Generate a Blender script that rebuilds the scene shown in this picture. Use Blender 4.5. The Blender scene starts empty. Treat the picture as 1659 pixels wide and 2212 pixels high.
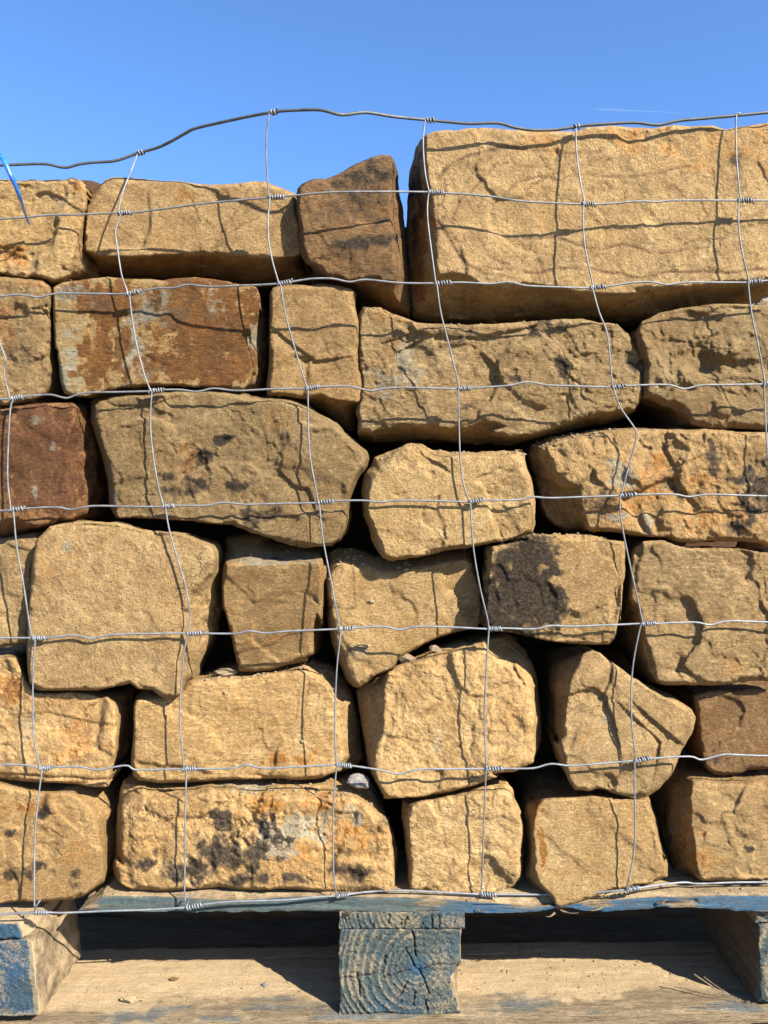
import bpy, math, random
import numpy as np
from mathutils import Vector, Matrix
from mathutils.geometry import delaunay_2d_cdt
from mathutils.bvhtree import BVHTree

# ------------------------------------------------------------------ camera, sky, sun
CAMZ = 0.773            # eye height over the yard
D = 0.92                # metres from the eye to the plane of the wire mesh (y = 0)
FP = 1738.0             # focal length in trace units (trace is 1659 x 2212)
CX, CY = 829.5, 1106.0
sc = bpy.context.scene
cd = bpy.data.cameras.new('camera')
cam = bpy.data.objects.new('camera', cd)
sc.collection.objects.link(cam)
cam.location = (0, -D, CAMZ)
cam.rotation_euler = (math.radians(90), 0, 0)
cd.sensor_fit = 'HORIZONTAL'
cd.sensor_width = 36
cd.lens = 36 * FP / 1659
cd.clip_start = 0.01
cd.clip_end = 30000
sc.camera = cam

SUN = Vector((1.05, -1.0, 1.06)).normalized()
el = math.asin(SUN.z)
az = math.atan2(SUN.x, SUN.y)
w = bpy.data.worlds.new('World')
sc.world = w
w.use_nodes = True
wn = w.node_tree
wn.nodes.clear()
bg = wn.nodes.new('ShaderNodeBackground')
wo = wn.nodes.new('ShaderNodeOutputWorld')
sky = wn.nodes.new('ShaderNodeTexSky')
sky.sky_type = 'NISHITA'
sky.sun_disc = False
sky.sun_elevation = el
sky.sun_rotation = az
sky.altitude = 300
sky.air_density = 1.0
sky.dust_density = 0.5
sky.ozone_density = 10.0
wn.links.new(sky.outputs[0], bg.inputs[0])
wn.links.new(bg.outputs[0], wo.inputs[0])
bg.inputs[1].default_value = 0.097
sl = bpy.data.lights.new('sun', 'SUN')
sl.energy = 5.0
sl.angle = math.radians(0.5)
sl.color = (1.0, 0.93, 0.80)
so = bpy.data.objects.new('sun', sl)
so.rotation_euler = SUN.to_track_quat('Z', 'Y').to_euler()
so.location = (2, -2, 3)
sc.collection.objects.link(so)
sc.view_settings.view_transform = 'Standard'
sc.view_settings.look = 'None'
sc.view_settings.exposure = 1.58
sc.view_settings.gamma = 1
sc.view_settings.use_curve_mapping = False

# ------------------------------------------------------------------ helpers
def P(px, py, y):
    """a traced point of the photograph set at real depth y"""
    s = (D + y) / FP
    return Vector(((px - CX) * s, y, CAMZ - (py - CY) * s))

def PA(px, py, y):
    s = (D + y) / FP
    return np.stack([(px - CX) * s, y, CAMZ - (py - CY) * s], axis=-1)

def _hash(ix, iy, iz, seed):
    h = (ix.astype(np.int64) * 374761393 + iy.astype(np.int64) * 668265263 +
         iz.astype(np.int64) * 2147483647 + seed * 1274126177) & 0xFFFFFFFF
    h = ((h ^ (h >> 13)) * 1274126177) & 0xFFFFFFFF
    h = ((h ^ (h >> 16)) * 2246822519) & 0xFFFFFFFF
    h = h ^ (h >> 15)
    return (h & 0xFFFFFF) / float(0xFFFFFF)

def vnoise(p, seed=0):
    """value noise, -1..1, p is (n,3)"""
    f = np.floor(p)
    t = p - f
    t = t * t * t * (t * (t * 6 - 15) + 10)
    i = f.astype(np.int64)
    r = 0
    for dx in (0, 1):
        wx = t[:, 0] if dx else 1 - t[:, 0]
        for dy in (0, 1):
            wy = t[:, 1] if dy else 1 - t[:, 1]
            for dz in (0, 1):
                wz = t[:, 2] if dz else 1 - t[:, 2]
                r = r + wx * wy * wz * _hash(i[:, 0] + dx, i[:, 1] + dy, i[:, 2] + dz, seed)
    return r * 2 - 1

def fbm(p, seed=0, octv=4, gain=0.5):
    a, s, r = 1.0, 0.0, 0
    for k in range(octv):
        r = r + a * vnoise(p * (2.03 ** k) + 17.3 * k, seed + k)
        s += a
        a *= gain
    return r / s

def facets(p, cell, seed, sharp=14.0):
    """chipped facets: every cell a little plane of its own tilt; p is (n,2) in metres"""
    q = p / cell
    f = np.floor(q).astype(np.int64)
    num = 0.0
    den = 1e-12
    z0 = np.zeros(len(p), dtype=np.int64)
    for dx in (-1, 0, 1):
        for dy in (-1, 0, 1):
            cx, cy = f[:, 0] + dx, f[:, 1] + dy
            jx = cx + _hash(cx, cy, z0, seed)
            jy = cy + _hash(cx, cy, z0, seed + 1)
            ddx, ddy = q[:, 0] - jx, q[:, 1] - jy
            wgt = np.exp(-sharp * (ddx * ddx + ddy * ddy))
            h = (_hash(cx, cy, z0, seed + 2) - .5) * 1.0
            gx = (_hash(cx, cy, z0, seed + 3) - .5) * 1.5
            gy = (_hash(cx, cy, z0, seed + 4) - .5) * 1.5
            num = num + wgt * (h + gx * ddx + gy * ddy)
            den = den + wgt
    return num / den

def seg_dist(pts, poly, closed=True):
    a = np.asarray(poly, float)
    b = np.roll(a, -1, 0) if closed else a[1:]
    if not closed:
        a = a[:-1]
    best = np.full(len(pts), 1e18)
    for k in range(len(a)):
        e = b[k] - a[k]
        L = max(e @ e, 1e-12)
        v = pts - a[k]
        t = np.clip((v @ e) / L, 0, 1)
        dd = v - t[:, None] * e
        best = np.minimum(best, (dd * dd).sum(1))
    return np.sqrt(best)

def inside(pts, poly):
    a = np.asarray(poly, float)
    b = np.roll(a, -1, 0)
    r = np.zeros(len(pts), bool)
    x, y = pts[:, 0], pts[:, 1]
    for k in range(len(a)):
        (x0, y0), (x1, y1) = a[k], b[k]
        if y0 == y1:
            continue
        c = ((y0 > y) != (y1 > y)) & (x < (x1 - x0) * (y - y0) / (y1 - y0) + x0)
        r ^= c
    return r

def resample(poly, step, closed=True):
    a = np.asarray(poly, float)
    if closed:
        a = np.vstack([a, a[:1]])
    seg = np.sqrt(((a[1:] - a[:-1]) ** 2).sum(1))
    s = np.concatenate([[0], np.cumsum(seg)])
    n = max(int(s[-1] / step), 3)
    t = np.linspace(0, s[-1], n, endpoint=not closed)
    return np.stack([np.interp(t, s, a[:, k]) for k in range(a.shape[1])], 1)

def catmull(pts, sub=6):
    pts = [np.array(p, float) for p in pts]
    out = []
    for i in range(len(pts) - 1):
        p0 = pts[max(i - 1, 0)]; p1 = pts[i]; p2 = pts[i + 1]; p3 = pts[min(i + 2, len(pts) - 1)]
        for k in range(sub):
            t = k / sub
            out.append(.5 * ((2 * p1) + (p2 - p0) * t + (2 * p0 - 5 * p1 + 4 * p2 - p3) * t * t + (3 * p1 - p0 - 3 * p2 + p3) * t ** 3))
    out.append(pts[-1])
    return np.array(out)

def mesh_obj(name, co, faces, mats, origin=None, smooth=True, parent=None, fm=None, colors=None):
    co = np.asarray(co, float)
    if origin is None:
        origin = np.zeros(3)
    origin = np.asarray(origin, float)
    me = bpy.data.meshes.new(name)
    base = origin
    me.from_pydata((co - base).tolist(), [], faces)
    for m in (mats if isinstance(mats, (list, tuple)) else [mats]):
        me.materials.append(m)
    if smooth:
        me.polygons.foreach_set('use_smooth', [True] * len(me.polygons))
    if fm is not None:
        me.polygons.foreach_set('material_index', fm)
    if colors:
        for an, arr in colors.items():
            at = me.attributes.new(an, 'FLOAT_COLOR', 'POINT')
            at.data.foreach_set('color', np.asarray(arr, np.float32).ravel())
    me.update()
    o = bpy.data.objects.new(name, me)
    sc.collection.objects.link(o)
    if parent is not None:
        o.parent = parent
        o.location = Vector(origin) - parent.location
    else:
        o.location = Vector(origin)
    return o

def tag(o, label=None, cat=None, group=None, kind=None):
    if label: o['label'] = label
    if cat: o['category'] = cat
    if group: o['group'] = group
    if kind: o['kind'] = kind
    return o

def empty(name, loc):
    o = bpy.data.objects.new(name, None)
    o.empty_display_size = .05
    o.location = loc
    sc.collection.objects.link(o)
    return o

def tube(path, r, ns=8, taper=None):
    path = np.asarray(path, float)
    n = len(path)
    tg = np.gradient(path, axis=0)
    tg /= np.linalg.norm(tg, axis=1)[:, None] + 1e-12
    up = np.array([0, 0, 1.0]) if abs(tg[0][2]) < .9 else np.array([1.0, 0, 0])
    u = np.cross(tg[0], up); u /= np.linalg.norm(u)
    co, fc = [], []
    for i in range(n):
        u = u - tg[i] * (u @ tg[i]); u /= np.linalg.norm(u)
        v = np.cross(tg[i], u)
        rr = r if taper is None else r * taper[i]
        for k in range(ns):
            a = 2 * math.pi * k / ns
            co.append(path[i] + rr * (math.cos(a) * u + math.sin(a) * v))
    for i in range(n - 1):
        for k in range(ns):
            k2 = (k + 1) % ns
            fc.append((i * ns + k, i * ns + k2, (i + 1) * ns + k2, (i + 1) * ns + k))
    fc.append(tuple(range(ns - 1, -1, -1)))
    fc.append(tuple((n - 1) * ns + k for k in range(ns)))
    return np.array(co), fc

# ------------------------------------------------------------------ node helpers
class NT:
    def __init__(s, name):
        s.m = bpy.data.materials.new(name)
        s.m.use_nodes = True
        s.t = s.m.node_tree
        s.t.nodes.clear()
        s.out = s.t.nodes.new('ShaderNodeOutputMaterial')
        s.b = s.t.nodes.new('ShaderNodeBsdfPrincipled')
        s.t.links.new(s.b.outputs[0], s.out.inputs[0])
        s.co = s.t.nodes.new('ShaderNodeTexCoord').outputs['Object']
    def new(s, t, **kw):
        n = s.t.nodes.new(t)
        for k, v in kw.items():
            setattr(n, k, v)
        return n
    def put(s, sock, v):
        if isinstance(v, (int, float)):
            sock.default_value = v
        elif isinstance(v, (tuple, list)):
            sock.default_value = tuple(v) if len(v) == len(sock.default_value) else tuple(v) + (1,)
        else:
            s.t.links.new(v, sock)
    def mapping(s, loc=(0, 0, 0), scale=(1, 1, 1), rot=(0, 0, 0)):
        n = s.new('ShaderNodeMapping')
        s.put(n.inputs[0], s.co)
        n.inputs[1].default_value = loc
        n.inputs[2].default_value = rot
        n.inputs[3].default_value = scale
        return n.outputs[0]
    def noise(s, vec, scale, detail=4, rough=.55, dist=0.0, out='Fac'):
        n = s.new('ShaderNodeTexNoise')
        s.put(n.inputs['Vector'], vec)
        n.inputs['Scale'].default_value = scale
        n.inputs['Detail'].default_value = detail
        n.inputs['Roughness'].default_value = rough
        n.inputs['Distortion'].default_value = dist
        return n.outputs[out]
    def voronoi(s, vec, scale, feature='F1', out='Distance'):
        n = s.new('ShaderNodeTexVoronoi', feature=feature)
        s.put(n.inputs['Vector'], vec)
        n.inputs['Scale'].default_value = scale
        return n.outputs[out]
    def math(s, op, a, b=0.0, c=None, clamp=False):
        n = s.new('ShaderNodeMath', operation=op, use_clamp=clamp)
        s.put(n.inputs[0], a); s.put(n.inputs[1], b)
        if c is not None: s.put(n.inputs[2], c)
        return n.outputs[0]
    def ramp(s, fac, a, b, lo=0.0, hi=1.0):
        n = s.new('ShaderNodeMapRange')
        n.interpolation_type = 'SMOOTHSTEP'
        s.put(n.inputs[0], fac)
        n.inputs[1].default_value = a; n.inputs[2].default_value = b
        n.inputs[3].default_value = lo; n.inputs[4].default_value = hi
        return n.outputs[0]
    def mix(s, f, a, b, mode='MIX'):
        n = s.new('ShaderNodeMix', data_type='RGBA', blend_type=mode)
        s.put(n.inputs[0], f); s.put(n.inputs[6], a); s.put(n.inputs[7], b)
        return n.outputs[2]
    def bump(s, h, dist, strength=1.0, normal=None):
        n = s.new('ShaderNodeBump')
        n.inputs['Strength'].default_value = strength
        n.inputs['Distance'].default_value = dist
        s.put(n.inputs['Height'], h)
        if normal is not None: s.put(n.inputs['Normal'], normal)
        return n.outputs[0]
    def attr(s, name):
        n = s.new('ShaderNodeAttribute')
        n.attribute_name = name
        sp = s.new('ShaderNodeSeparateColor')
        s.t.links.new(n.outputs['Color'], sp.inputs[0])
        return sp.outputs[0], sp.outputs[1], sp.outputs[2], n.outputs['Alpha']

PAL = {  # light, dark grain, rust patch
    'tan':    ((.455, .340, .192), (.285, .200, .108), (.36, .185, .065)),
    'olive':  ((.375, .290, .172), (.245, .176, .098), (.30, .165, .075)),
    'gold':   ((.50, .380, .218), (.345, .242, .122), (.42, .215, .065)),
    'brown':  ((.33, .225, .130), (.205, .132, .074), (.24, .105, .045)),
    'rust':   ((.36, .295, .175), (.27, .185, .085), (.175, .080, .029)),
    'maroon': ((.34, .220, .120), (.22, .115, .060), (.185, .092, .055)),
}

PAL = {k: tuple((c[0] * .735, c[1] * .675, c[2] * .585) for c in v) for k, v in PAL.items()}

TONE = {1: 1.03, 2: 1.03, 3: .82, 4: 1.02, 5: 1.04, 6: 1.0, 7: .96, 8: 1.06, 10: 1.0, 11: 1.08, 12: 1.02, 13: .97, 15: .99, 16: .98, 17: 1.14,
        18: 1.14, 19: 1.04, 20: .97, 21: 1.03, 22: .90, 23: 1.03, 24: 1.04, 25: 1.22, 26: .88, 27: 1.03, 28: 1.13, 29: .97}   # how pale each stone's rock is

def stone_mat(name, pal, seed, grain=1.0, rust=0.0, mott=1.0, strat=0.0):
    A, B, R = PAL[pal]
    jr = random.Random(seed * 7 + 3)
    jl, jh = TONE.get(seed, 1.03), .018 + jr.uniform(-.03, .03)
    A = (A[0] * jl * (1 + jh), A[1] * jl, A[2] * jl * (1 - jh))
    B = (B[0] * jl * (1 + jh), B[1] * jl, B[2] * jl * (1 - jh))
    strat = strat + jr.choice([0, 0, .3, .9, 1.4])
    gs = jr.uniform(.65, 1.45)          # every stone has its own grain size
    n = NT(name)
    off = (seed * 1.37 % 9, seed * 2.11 % 9, seed * 3.77 % 9)
    v = n.mapping(loc=off)
    big = n.noise(v, 9, 3, .5)
    mid = n.noise(v, 38, 5, .62, .4)
    fine = n.noise(v, 330 * gs, 3, .7)
    pit = n.noise(v, 150, 3, .6)
    sd, sr, sp_, sv = n.attr('stain')
    c = n.mix(n.ramp(mid, .30, .70), B, A)
    c = n.mix(n.ramp(big, .35, .68, 0, .45 * mott), c, tuple(x * y for x, y in zip(A, (.80, .72, .62))))
    # warm iron bloom
    ir = n.math('ADD', big, n.math('MULTIPLY', n.math('SUBTRACT', mid, .5), .9))
    c = n.mix(n.ramp(ir, .60 - rust * .3, .74 - rust * .3, 0, .22 + rust * .5), c, R)
    # rust stains, pale crusts, dark crusts: each with a ragged edge
    nz = n.math('MULTIPLY', n.math('SUBTRACT', n.noise(v, 75, 6, .80, .4), .5), 2.9)
    nz2 = n.math('MULTIPLY', n.math('SUBTRACT', n.noise(v, 130, 5, .86), .5), 2.1)
    er = n.math('ADD', sr, n.math('MULTIPLY', nz, n.math('MULTIPLY_ADD', sr, .8, .10)))
    c = n.mix(n.ramp(er, .20, .40, 0, .6), c, tuple((x * .45 + y * .55) * k for x, y, k in zip(R, A, (1.1, .92, .7))))
    c = n.mix(n.ramp(er, .36, .52, 0, .88), c, n.mix(n.ramp(mid, .3, .7), R, tuple(x * .55 for x in R)))
    ep = n.math('ADD', sp_, n.math('MULTIPLY', nz, n.math('MULTIPLY_ADD', sp_, .8, .04)))
    c = n.mix(n.ramp(ep, .24, .56, 0, .66), c, (.225, .215, .170))
    ed = n.math('ADD', sd, n.math('MULTIPLY', nz2, n.math('MULTIPLY_ADD', sd, .85, .04)))
    c = n.mix(n.ramp(ed, .16, .36, 0, .5), c, (.095, .068, .045))
    c = n.mix(n.ramp(n.math('MULTIPLY_ADD', n.math('SUBTRACT', fine, .5), .55, ed), .24, .54, 0, .9), c, n.mix(n.ramp(fine, .35, .65), (.014, .012, .011), (.046, .037, .029)))
    c = n.mix(n.math('MULTIPLY', sv, .85), c, (.075, .036, .024))
    # salt and pepper of the sand grains
    c = n.mix(1.0, c, n.mix(n.ramp(fine, .3, .72), (.74, .72, .68), (1.20, 1.19, 1.15)), 'MULTIPLY')
    c = n.mix(n.ramp(pit, .62, .80, 0, .35), c, tuple(x * .55 for x in B))
    n.put(n.b.inputs['Base Color'], c)
    n.b.inputs['Roughness'].default_value = .92
    n.b.inputs['Specular IOR Level'].default_value = .15
    # relief
    vs = n.mapping(loc=off, scale=(1, 1, 1 + strat * 2.5))
    # coordinates shaken by noise, so that chips and cracks have ragged outlines
    def shake(vec, sc, amt):
        nn = n.new('ShaderNodeTexNoise')
        n.put(nn.inputs['Vector'], vec)
        nn.inputs['Scale'].default_value = sc
        nn.inputs['Detail'].default_value = 4
        nn.inputs['Roughness'].default_value = .65
        s1 = n.new('ShaderNodeVectorMath', operation='SUBTRACT')
        n.put(s1.inputs[0], nn.outputs['Color']); s1.inputs[1].default_value = (.5, .5, .5)
        s2 = n.new('ShaderNodeVectorMath', operation='SCALE')
        n.put(s2.inputs[0], s1.outputs[0]); s2.inputs[3].default_value = amt
        s3 = n.new('ShaderNodeVectorMath', operation='ADD')
        n.put(s3.inputs[0], vec); n.put(s3.inputs[1], s2.outputs[0])
        return s3.outputs[0]
    sh1 = shake(vs, 60, .022)
    sh2 = shake(vs, 180, .009)
    def cellh(vec, sc):
        cc = n.voronoi(vec, sc, 'F1', 'Color')
        sp2 = n.new('ShaderNodeSeparateColor')
        n.put(sp2.inputs[0], cc)
        return sp2.outputs[0]
    ch1 = cellh(sh1, 62 * gs)
    ch2 = cellh(sh2, 170 * gs)
    chm = n.ramp(n.noise(v, 26, 4, .6), .42, .62)
    ck = n.voronoi(shake(vs, 40, .05), 22, 'DISTANCE_TO_EDGE')
    ckm = n.ramp(n.noise(v, 19, 3, .55), .56, .66)
    ckl = n.math('MULTIPLY', n.ramp(ck, 0, .045, 1, 0), ckm)
    r1 = n.noise(vs, 105 * gs, 6, .72, .3)
    r2 = n.noise(vs, 430 * gs, 2, .7)
    b0 = n.bump(n.math('MULTIPLY', ch1, chm), .0026 * grain, .9)
    b0 = n.bump(ch2, .0010 * grain, .9, b0)
    b1 = n.bump(r1, .0046 * grain * jr.uniform(.75, 1.1), .9, b0)
    b2 = n.bump(ckl, -.0022, .8, b1)
    b3 = n.bump(r2, .0017 * grain * jr.uniform(.6, 1.2), .9, b2)
    c2 = n.mix(n.math('MULTIPLY', ckl, .45), c, tuple(x * .4 for x in B))
    c2 = n.mix(1.0, c2, n.mix(ch2, (.90, .90, .89), (1.09, 1.085, 1.06)), 'MULTIPLY')
    n.put(n.b.inputs['Base Color'], c2)
    n.put(n.b.inputs['Normal'], b3)
    return n.m
# ------------------------------------------------------------------ traced outlines
# each crop of the photograph: left, top, scale to trace units
CR = {'1': (0, 216, .3581), '2': (540, 216, .3581), '3': (1065, 216, .3581),
      '4': (0, 756, .3581), '5': (540, 756, .3581), '6': (1065, 756, .3581),
      'A': (0, 1296, .3581), 'B': (540, 1296, .3581), 'C': (1065, 1296, .3581),
      'D': (0, 1834, .2278), 'E': (324, 1834, .2278), 'F': (648, 1834, .2278),
      'G': (972, 1834, .2278), 'H': (1281, 1834, .2278), '0': (0, 0, 1)}

def T(s):
    """'1 10,20 30,40 2 5,6 ...' : a lone letter switches the crop"""
    out, c = [], CR['0']
    for w_ in s.split():
        if ',' in w_:
            x, y = w_.split(',')
            out.append((c[0] + float(x) * c[2], c[1] + float(y) * c[2]))
        else:
            c = CR[w_]
    return out

def stone(S, F, y0, label, pal='tan', seed=1, side=.045, tilt=(0, 0), rough=1.0, grain=1.0, rust=0.0,
          mott=1.0, strat=0.0, rnd=7, stains=(), veins=(), bumps=(), steps=(), back=.20, group=None, taper=.22, ymin=.0065):
    H = 3.1
    S = np.array(T(S)) if isinstance(S, str) else np.array(S, float)
    S[:, 1] *= -1
    area = .5 * np.sum(S[:, 0] * np.roll(S[:, 1], -1) - np.roll(S[:, 0], -1) * S[:, 1])
    if area < 0:
        S = S[::-1]
    if F is None:
        Fp = None
    else:
        Fp = np.array(T(F)); Fp[:, 1] *= -1
    # roughen the outline
    Q = resample(S, H * 1.05)
    q3 = np.column_stack([Q, np.full(len(Q), seed * 7.7)])
    amp = 2.6 * (.5 + .5 * rough)
    dq = np.column_stack([fbm(q3 / 38, seed, 4, .62), fbm(q3 / 38 + 50, seed + 9, 4, .62)]) * amp
    Q = Q + dq
    if Fp is not None:
        R_ = resample(Fp, H * 1.5)
        r3 = np.column_stack([R_, np.full(len(R_), seed * 7.7)])
        Fp = R_ + np.column_stack([fbm(r3 / 38, seed, 4, .62), fbm(r3 / 38 + 50, seed + 9, 4, .62)]) * amp \
             + np.column_stack([fbm(r3 / 14 + 90, seed + 3, 3, .6), fbm(r3 / 14 + 70, seed + 4, 3, .6)]) * 1.8
    # interior points, hexagonal and jittered
    x0, y0_ = Q.min(0); x1, y1 = Q.max(0)
    gx = np.arange(x0, x1, H); gy = np.arange(y0_, y1, H * .87)
    GX, GY = np.meshgrid(gx, gy)
    GX = GX + (np.arange(len(gy)) % 2)[:, None] * H / 2
    rg = np.random.RandomState(seed)
    g = np.column_stack([GX.ravel(), GY.ravel()]) + rg.uniform(-.22, .22, (GX.size, 2)) * H
    g = g[inside(g, Q)]
    dS = seg_dist(g, Q)
    g = g[dS > H * .55]
    nb = len(Q)
    allp = np.vstack([Q, g])
    res = delaunay_2d_cdt([Vector(p) for p in allp], [], [list(range(nb))], 1, 1e-6)
    vo, fo, orig = res[0], res[2], res[3]
    V2 = np.array([(v.x, v.y) for v in vo])
    # boundary loop by original index
    bmap = {}
    for i, o_ in enumerate(orig):
        for k in o_:
            if k < nb:
                bmap[k] = i
    loop = []
    for k in range(nb):
        if k in bmap and (not loop or loop[-1] != bmap[k]):
            loop.append(bmap[k])
    if loop[0] == loop[-1]:
        loop.pop()
    dS = seg_dist(V2, Q)
    mm = D / FP
    p3 = np.column_stack([V2 / 1000 * 1.0, np.full(len(V2), seed * 3.1)])
    q2 = V2 * mm
    qw = np.column_stack([fbm(np.column_stack([q2 * 60, q2[:, :1] * 0 + seed]), seed + 22, 2), fbm(np.column_stack([q2 * 60 + 9, q2[:, :1] * 0 + seed]), seed + 23, 2)]) * .008
    wob = .35 + 1.5 * np.clip(facets(q2 + qw, .030, seed + 201, 18) + .5, 0, 1.2)
    wob = wob * (.9 + .25 * fbm(np.column_stack([V2 / 12, V2[:, :1] * 0 + seed]), seed + 24, 2))
    wob = np.clip(wob, .25, 2.4)
    if Fp is not None:
        ins = inside(V2, Fp)
        dF = seg_dist(V2, Fp)
        oF = np.where(ins, 0, dF)
        t = oF / (oF + dS + 1.5)
        tt = np.where(t > 0, t ** .9, 0)
        dep = side * tt
        iF = np.where(ins, dF, 0)
        rim = np.clip(1 - iF / (rnd * .85 * wob), 0, 1) * .0032 * wob
        rim = np.where(ins, rim, .0032 * wob)
        dep = dep + rim
        dep = dep + np.clip(1 - dS / (rnd * wob), 0, 1) * .006
    else:
        ins = np.ones(len(V2), bool)
        dep = np.clip(1 - dS / (rnd * 1.0 * wob), 0, 1) * .0085 * wob + np.exp(-dS / (rnd * 2.2)) * .003
    c = V2.mean(0)
    u = (V2 - c) * mm
    dep = dep + tilt[0] * u[:, 0] - tilt[1] * u[:, 1] * -1.0
    # broken-face relief
    wm = np.column_stack([u, np.full(len(u), seed * .37)])
    warp = np.column_stack([fbm(wm * 34, seed + 5, 3), fbm(wm * 34 + 9, seed + 6, 3)]) * .011
    k_in = np.clip(dS / 9, .15, 1)
    rel = facets(u + warp, .070, seed + 11, 40) * .0070 + facets(u + warp * .9, .030, seed + 31, 26) * .0022
    rel = rel + facets(u + warp * .6, .010, seed + 51, 22) * .0006
    rel = rel + fbm(wm * 13, seed + 41, 2) * .0024
    rdg = 1 - np.abs(fbm(wm * np.array([120, 150, 1]), seed + 43, 4, .62)) * 2.2
    rel = rel - rdg * .0006
    # ledges where layers have split away: slow rise, sharp drop, running across the face
    rs = np.random.RandomState(seed + 400)
    for li in range(2):
        an_ = rs.uniform(.9, 2.2) if li == 0 else rs.uniform(-.5, .6)
        dirv = np.array([math.cos(an_), math.sin(an_)])
        ph = (u @ dirv) / (.030 if li == 0 else .045) + fbm(wm * 24 + li * 5, seed + 61 + li, 4, .6) * 1.9
        fr_ = ph - np.floor(ph)
        saw = np.where(fr_ < .88, fr_ / .88, (1 - fr_) / .12)
        msk = np.clip(fbm(wm * 13 + li * 9, seed + 66 + li, 3) * 3 - .05, 0, 1)
        rel = rel + saw * msk * .0017 * rough
    dep = dep + rel * k_in * rough
    for (bx, by, rx, ry, an, h) in bumps:
        bx, by = T(bx + ' ' + by)[0] if isinstance(bx, str) else (bx, by)
        dx, dy = V2[:, 0] - bx, -V2[:, 1] - by
        ca, sa = math.cos(math.radians(an)), math.sin(math.radians(an))
        e = ((dx * ca + dy * sa) / rx) ** 2 + ((-dx * sa + dy * ca) / ry) ** 2
        nzv = fbm(wm * 75, seed + 71, 4, .6) * .9
        dep = dep - (h * .75 if h > 0 else h * .5) * (1 / (1 + np.exp(4.5 * (np.sqrt(e) - 1 + nzv))))
    for (line, h, wd) in steps:
        L = np.array(T(line)); L[:, 1] *= -1
        # points to the right of the line direction are lowered near it, with a sharp edge
        L = L + np.column_stack([fbm(np.column_stack([L / 30, L[:, :1] * 0]), seed, 2), fbm(np.column_stack([L / 30 + 9, L[:, :1] * 0]), seed, 2)]) * 2
        best = np.full(len(V2), 1e9); sg = np.zeros(len(V2))
        for k in range(len(L) - 1):
            e = L[k + 1] - L[k]
            v = V2 - L[k]
            t_ = np.clip((v @ e) / (e @ e), 0, 1)
            dd = v - t_[:, None] * e
            d2 = np.sqrt((dd * dd).sum(1))
            m_ = d2 < best
            best = np.where(m_, d2, best)
            sg = np.where(m_, e[0] * v[:, 1] - e[1] * v[:, 0], sg)
        dep = dep + np.where(sg < 0, h * np.exp(-best / wd), 0) * np.clip(best / 4, 0, 1)
    y = y0 + dep
    y = np.maximum(y, ymin)
    front = PA(V2[:, 0], -V2[:, 1], y)
    # ---- sides and back, running straight into the pile
    lp = front[loop]
    nl = len(loop)
    cen = lp.mean(0)
    rings = [0.006, .014, .026, .042, .062, .09, .125, .165, 1]
    cos_, faces = [front], [tuple(f) for f in fo]
    prev = list(loop)
    base = len(front)
    yb = lp[:, 1].max() + back
    for ri, r in enumerate(rings):
        rr = min(r, 1)
        if ri == len(rings) - 1:
            yy = np.full(nl, yb)
        else:
            yy = lp[:, 1] + r
        s_ = 1 + .004 * math.sin(min(r / .05, 1) * math.pi / 2) - taper * (min(r, .2) / .2) ** 1.3
        ring = np.column_stack([cen[0] + (lp[:, 0] - cen[0]) * s_, yy, cen[2] + (lp[:, 2] - cen[2]) * s_])
        q = ring * 30
        ring[:, 0] += fbm(q + 3, seed + 81, 3) * .006
        ring[:, 2] += fbm(q + 7, seed + 82, 3) * .006
        cos_.append(ring)
        ids = list(range(base, base + nl))
        for k in range(nl):
            k2 = (k + 1) % nl
            faces.append((prev[k], ids[k], ids[k2], prev[k2]))
        prev = ids
        base += nl
    cos_.append(np.array([[cen[0], yb + .01, cen[2]]]))
    for k in range(nl):
        faces.append((prev[k], base, prev[(k + 1) % nl]))
    co = np.vstack(cos_)
    # ---- stains of the stone itself
    n_all = len(co)
    st = np.zeros((n_all, 4))
    px = np.empty((n_all, 2))
    px[:len(V2)] = V2 * [1, -1]
    px[len(V2):, 0] = CX + co[len(V2):, 0] * FP / (D + y0)
    px[len(V2):, 1] = CY - (co[len(V2):, 2] - CAMZ) * FP / (D + y0)
    sp3 = np.column_stack([px, co[:, 1] * 1800])
    wx_ = fbm(sp3 / 30, seed + 301, 4, .62) * 1.5
    wy_ = fbm(sp3 / 30 + 40, seed + 302, 4, .62) * 1.5
    wz_ = fbm(sp3 / 20 + 80, seed + 303, 4, .65) * 1.4
    for (ch, bx, by, rx, ry, an, s_) in stains:
        dx, dy = px[:, 0] - bx, px[:, 1] - by
        ca, sa = math.cos(math.radians(an)), math.sin(math.radians(an))
        dx = dx + wx_ * min(rx, 50) * 1.1; dy = dy + wy_ * min(ry, 50) * 1.1
        e = np.sqrt(((dx * ca + dy * sa) / rx) ** 2 + ((-dx * sa + dy * ca) / ry) ** 2)
        f = min(s_ * 1.35, 1) * np.clip(1.35 - e * .85, 0, 1) * (1 + .45 * wz_)
        st[:, ch] = np.maximum(st[:, ch], np.clip(f, 0, 1))
    for (line, wd, s_) in veins:
        L = resample(T(line), 5, closed=False)
        L3 = np.column_stack([L, L[:, 0] * 0 + seed])
        L = L + np.column_stack([fbm(L3 / 22, seed, 3), fbm(L3 / 22 + 33, seed, 3)]) * 4
        dv = seg_dist(px, L, closed=False)
        st[:, 3] = np.maximum(st[:, 3], min(s_ * 1.5, 1) * np.clip(1.3 - dv / max(wd * 1.0, 3.2), 0, 1) * np.clip(.8 + wz_, .1, 1))
        m_ = np.arange(n_all) < len(V2)
        co[:, 1] += np.where(m_, s_ * .0012 * np.clip(1.3 - dv / 3.5, 0, 1), 0)
    org = np.array([cen[0], lp[:, 1].mean() + .08, co[:, 2].min()])
    o = mesh_obj('stone', co, faces, stone_mat('sandstone', pal, seed, grain, rust, mott, strat), origin=org, colors={'stain': st})
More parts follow.
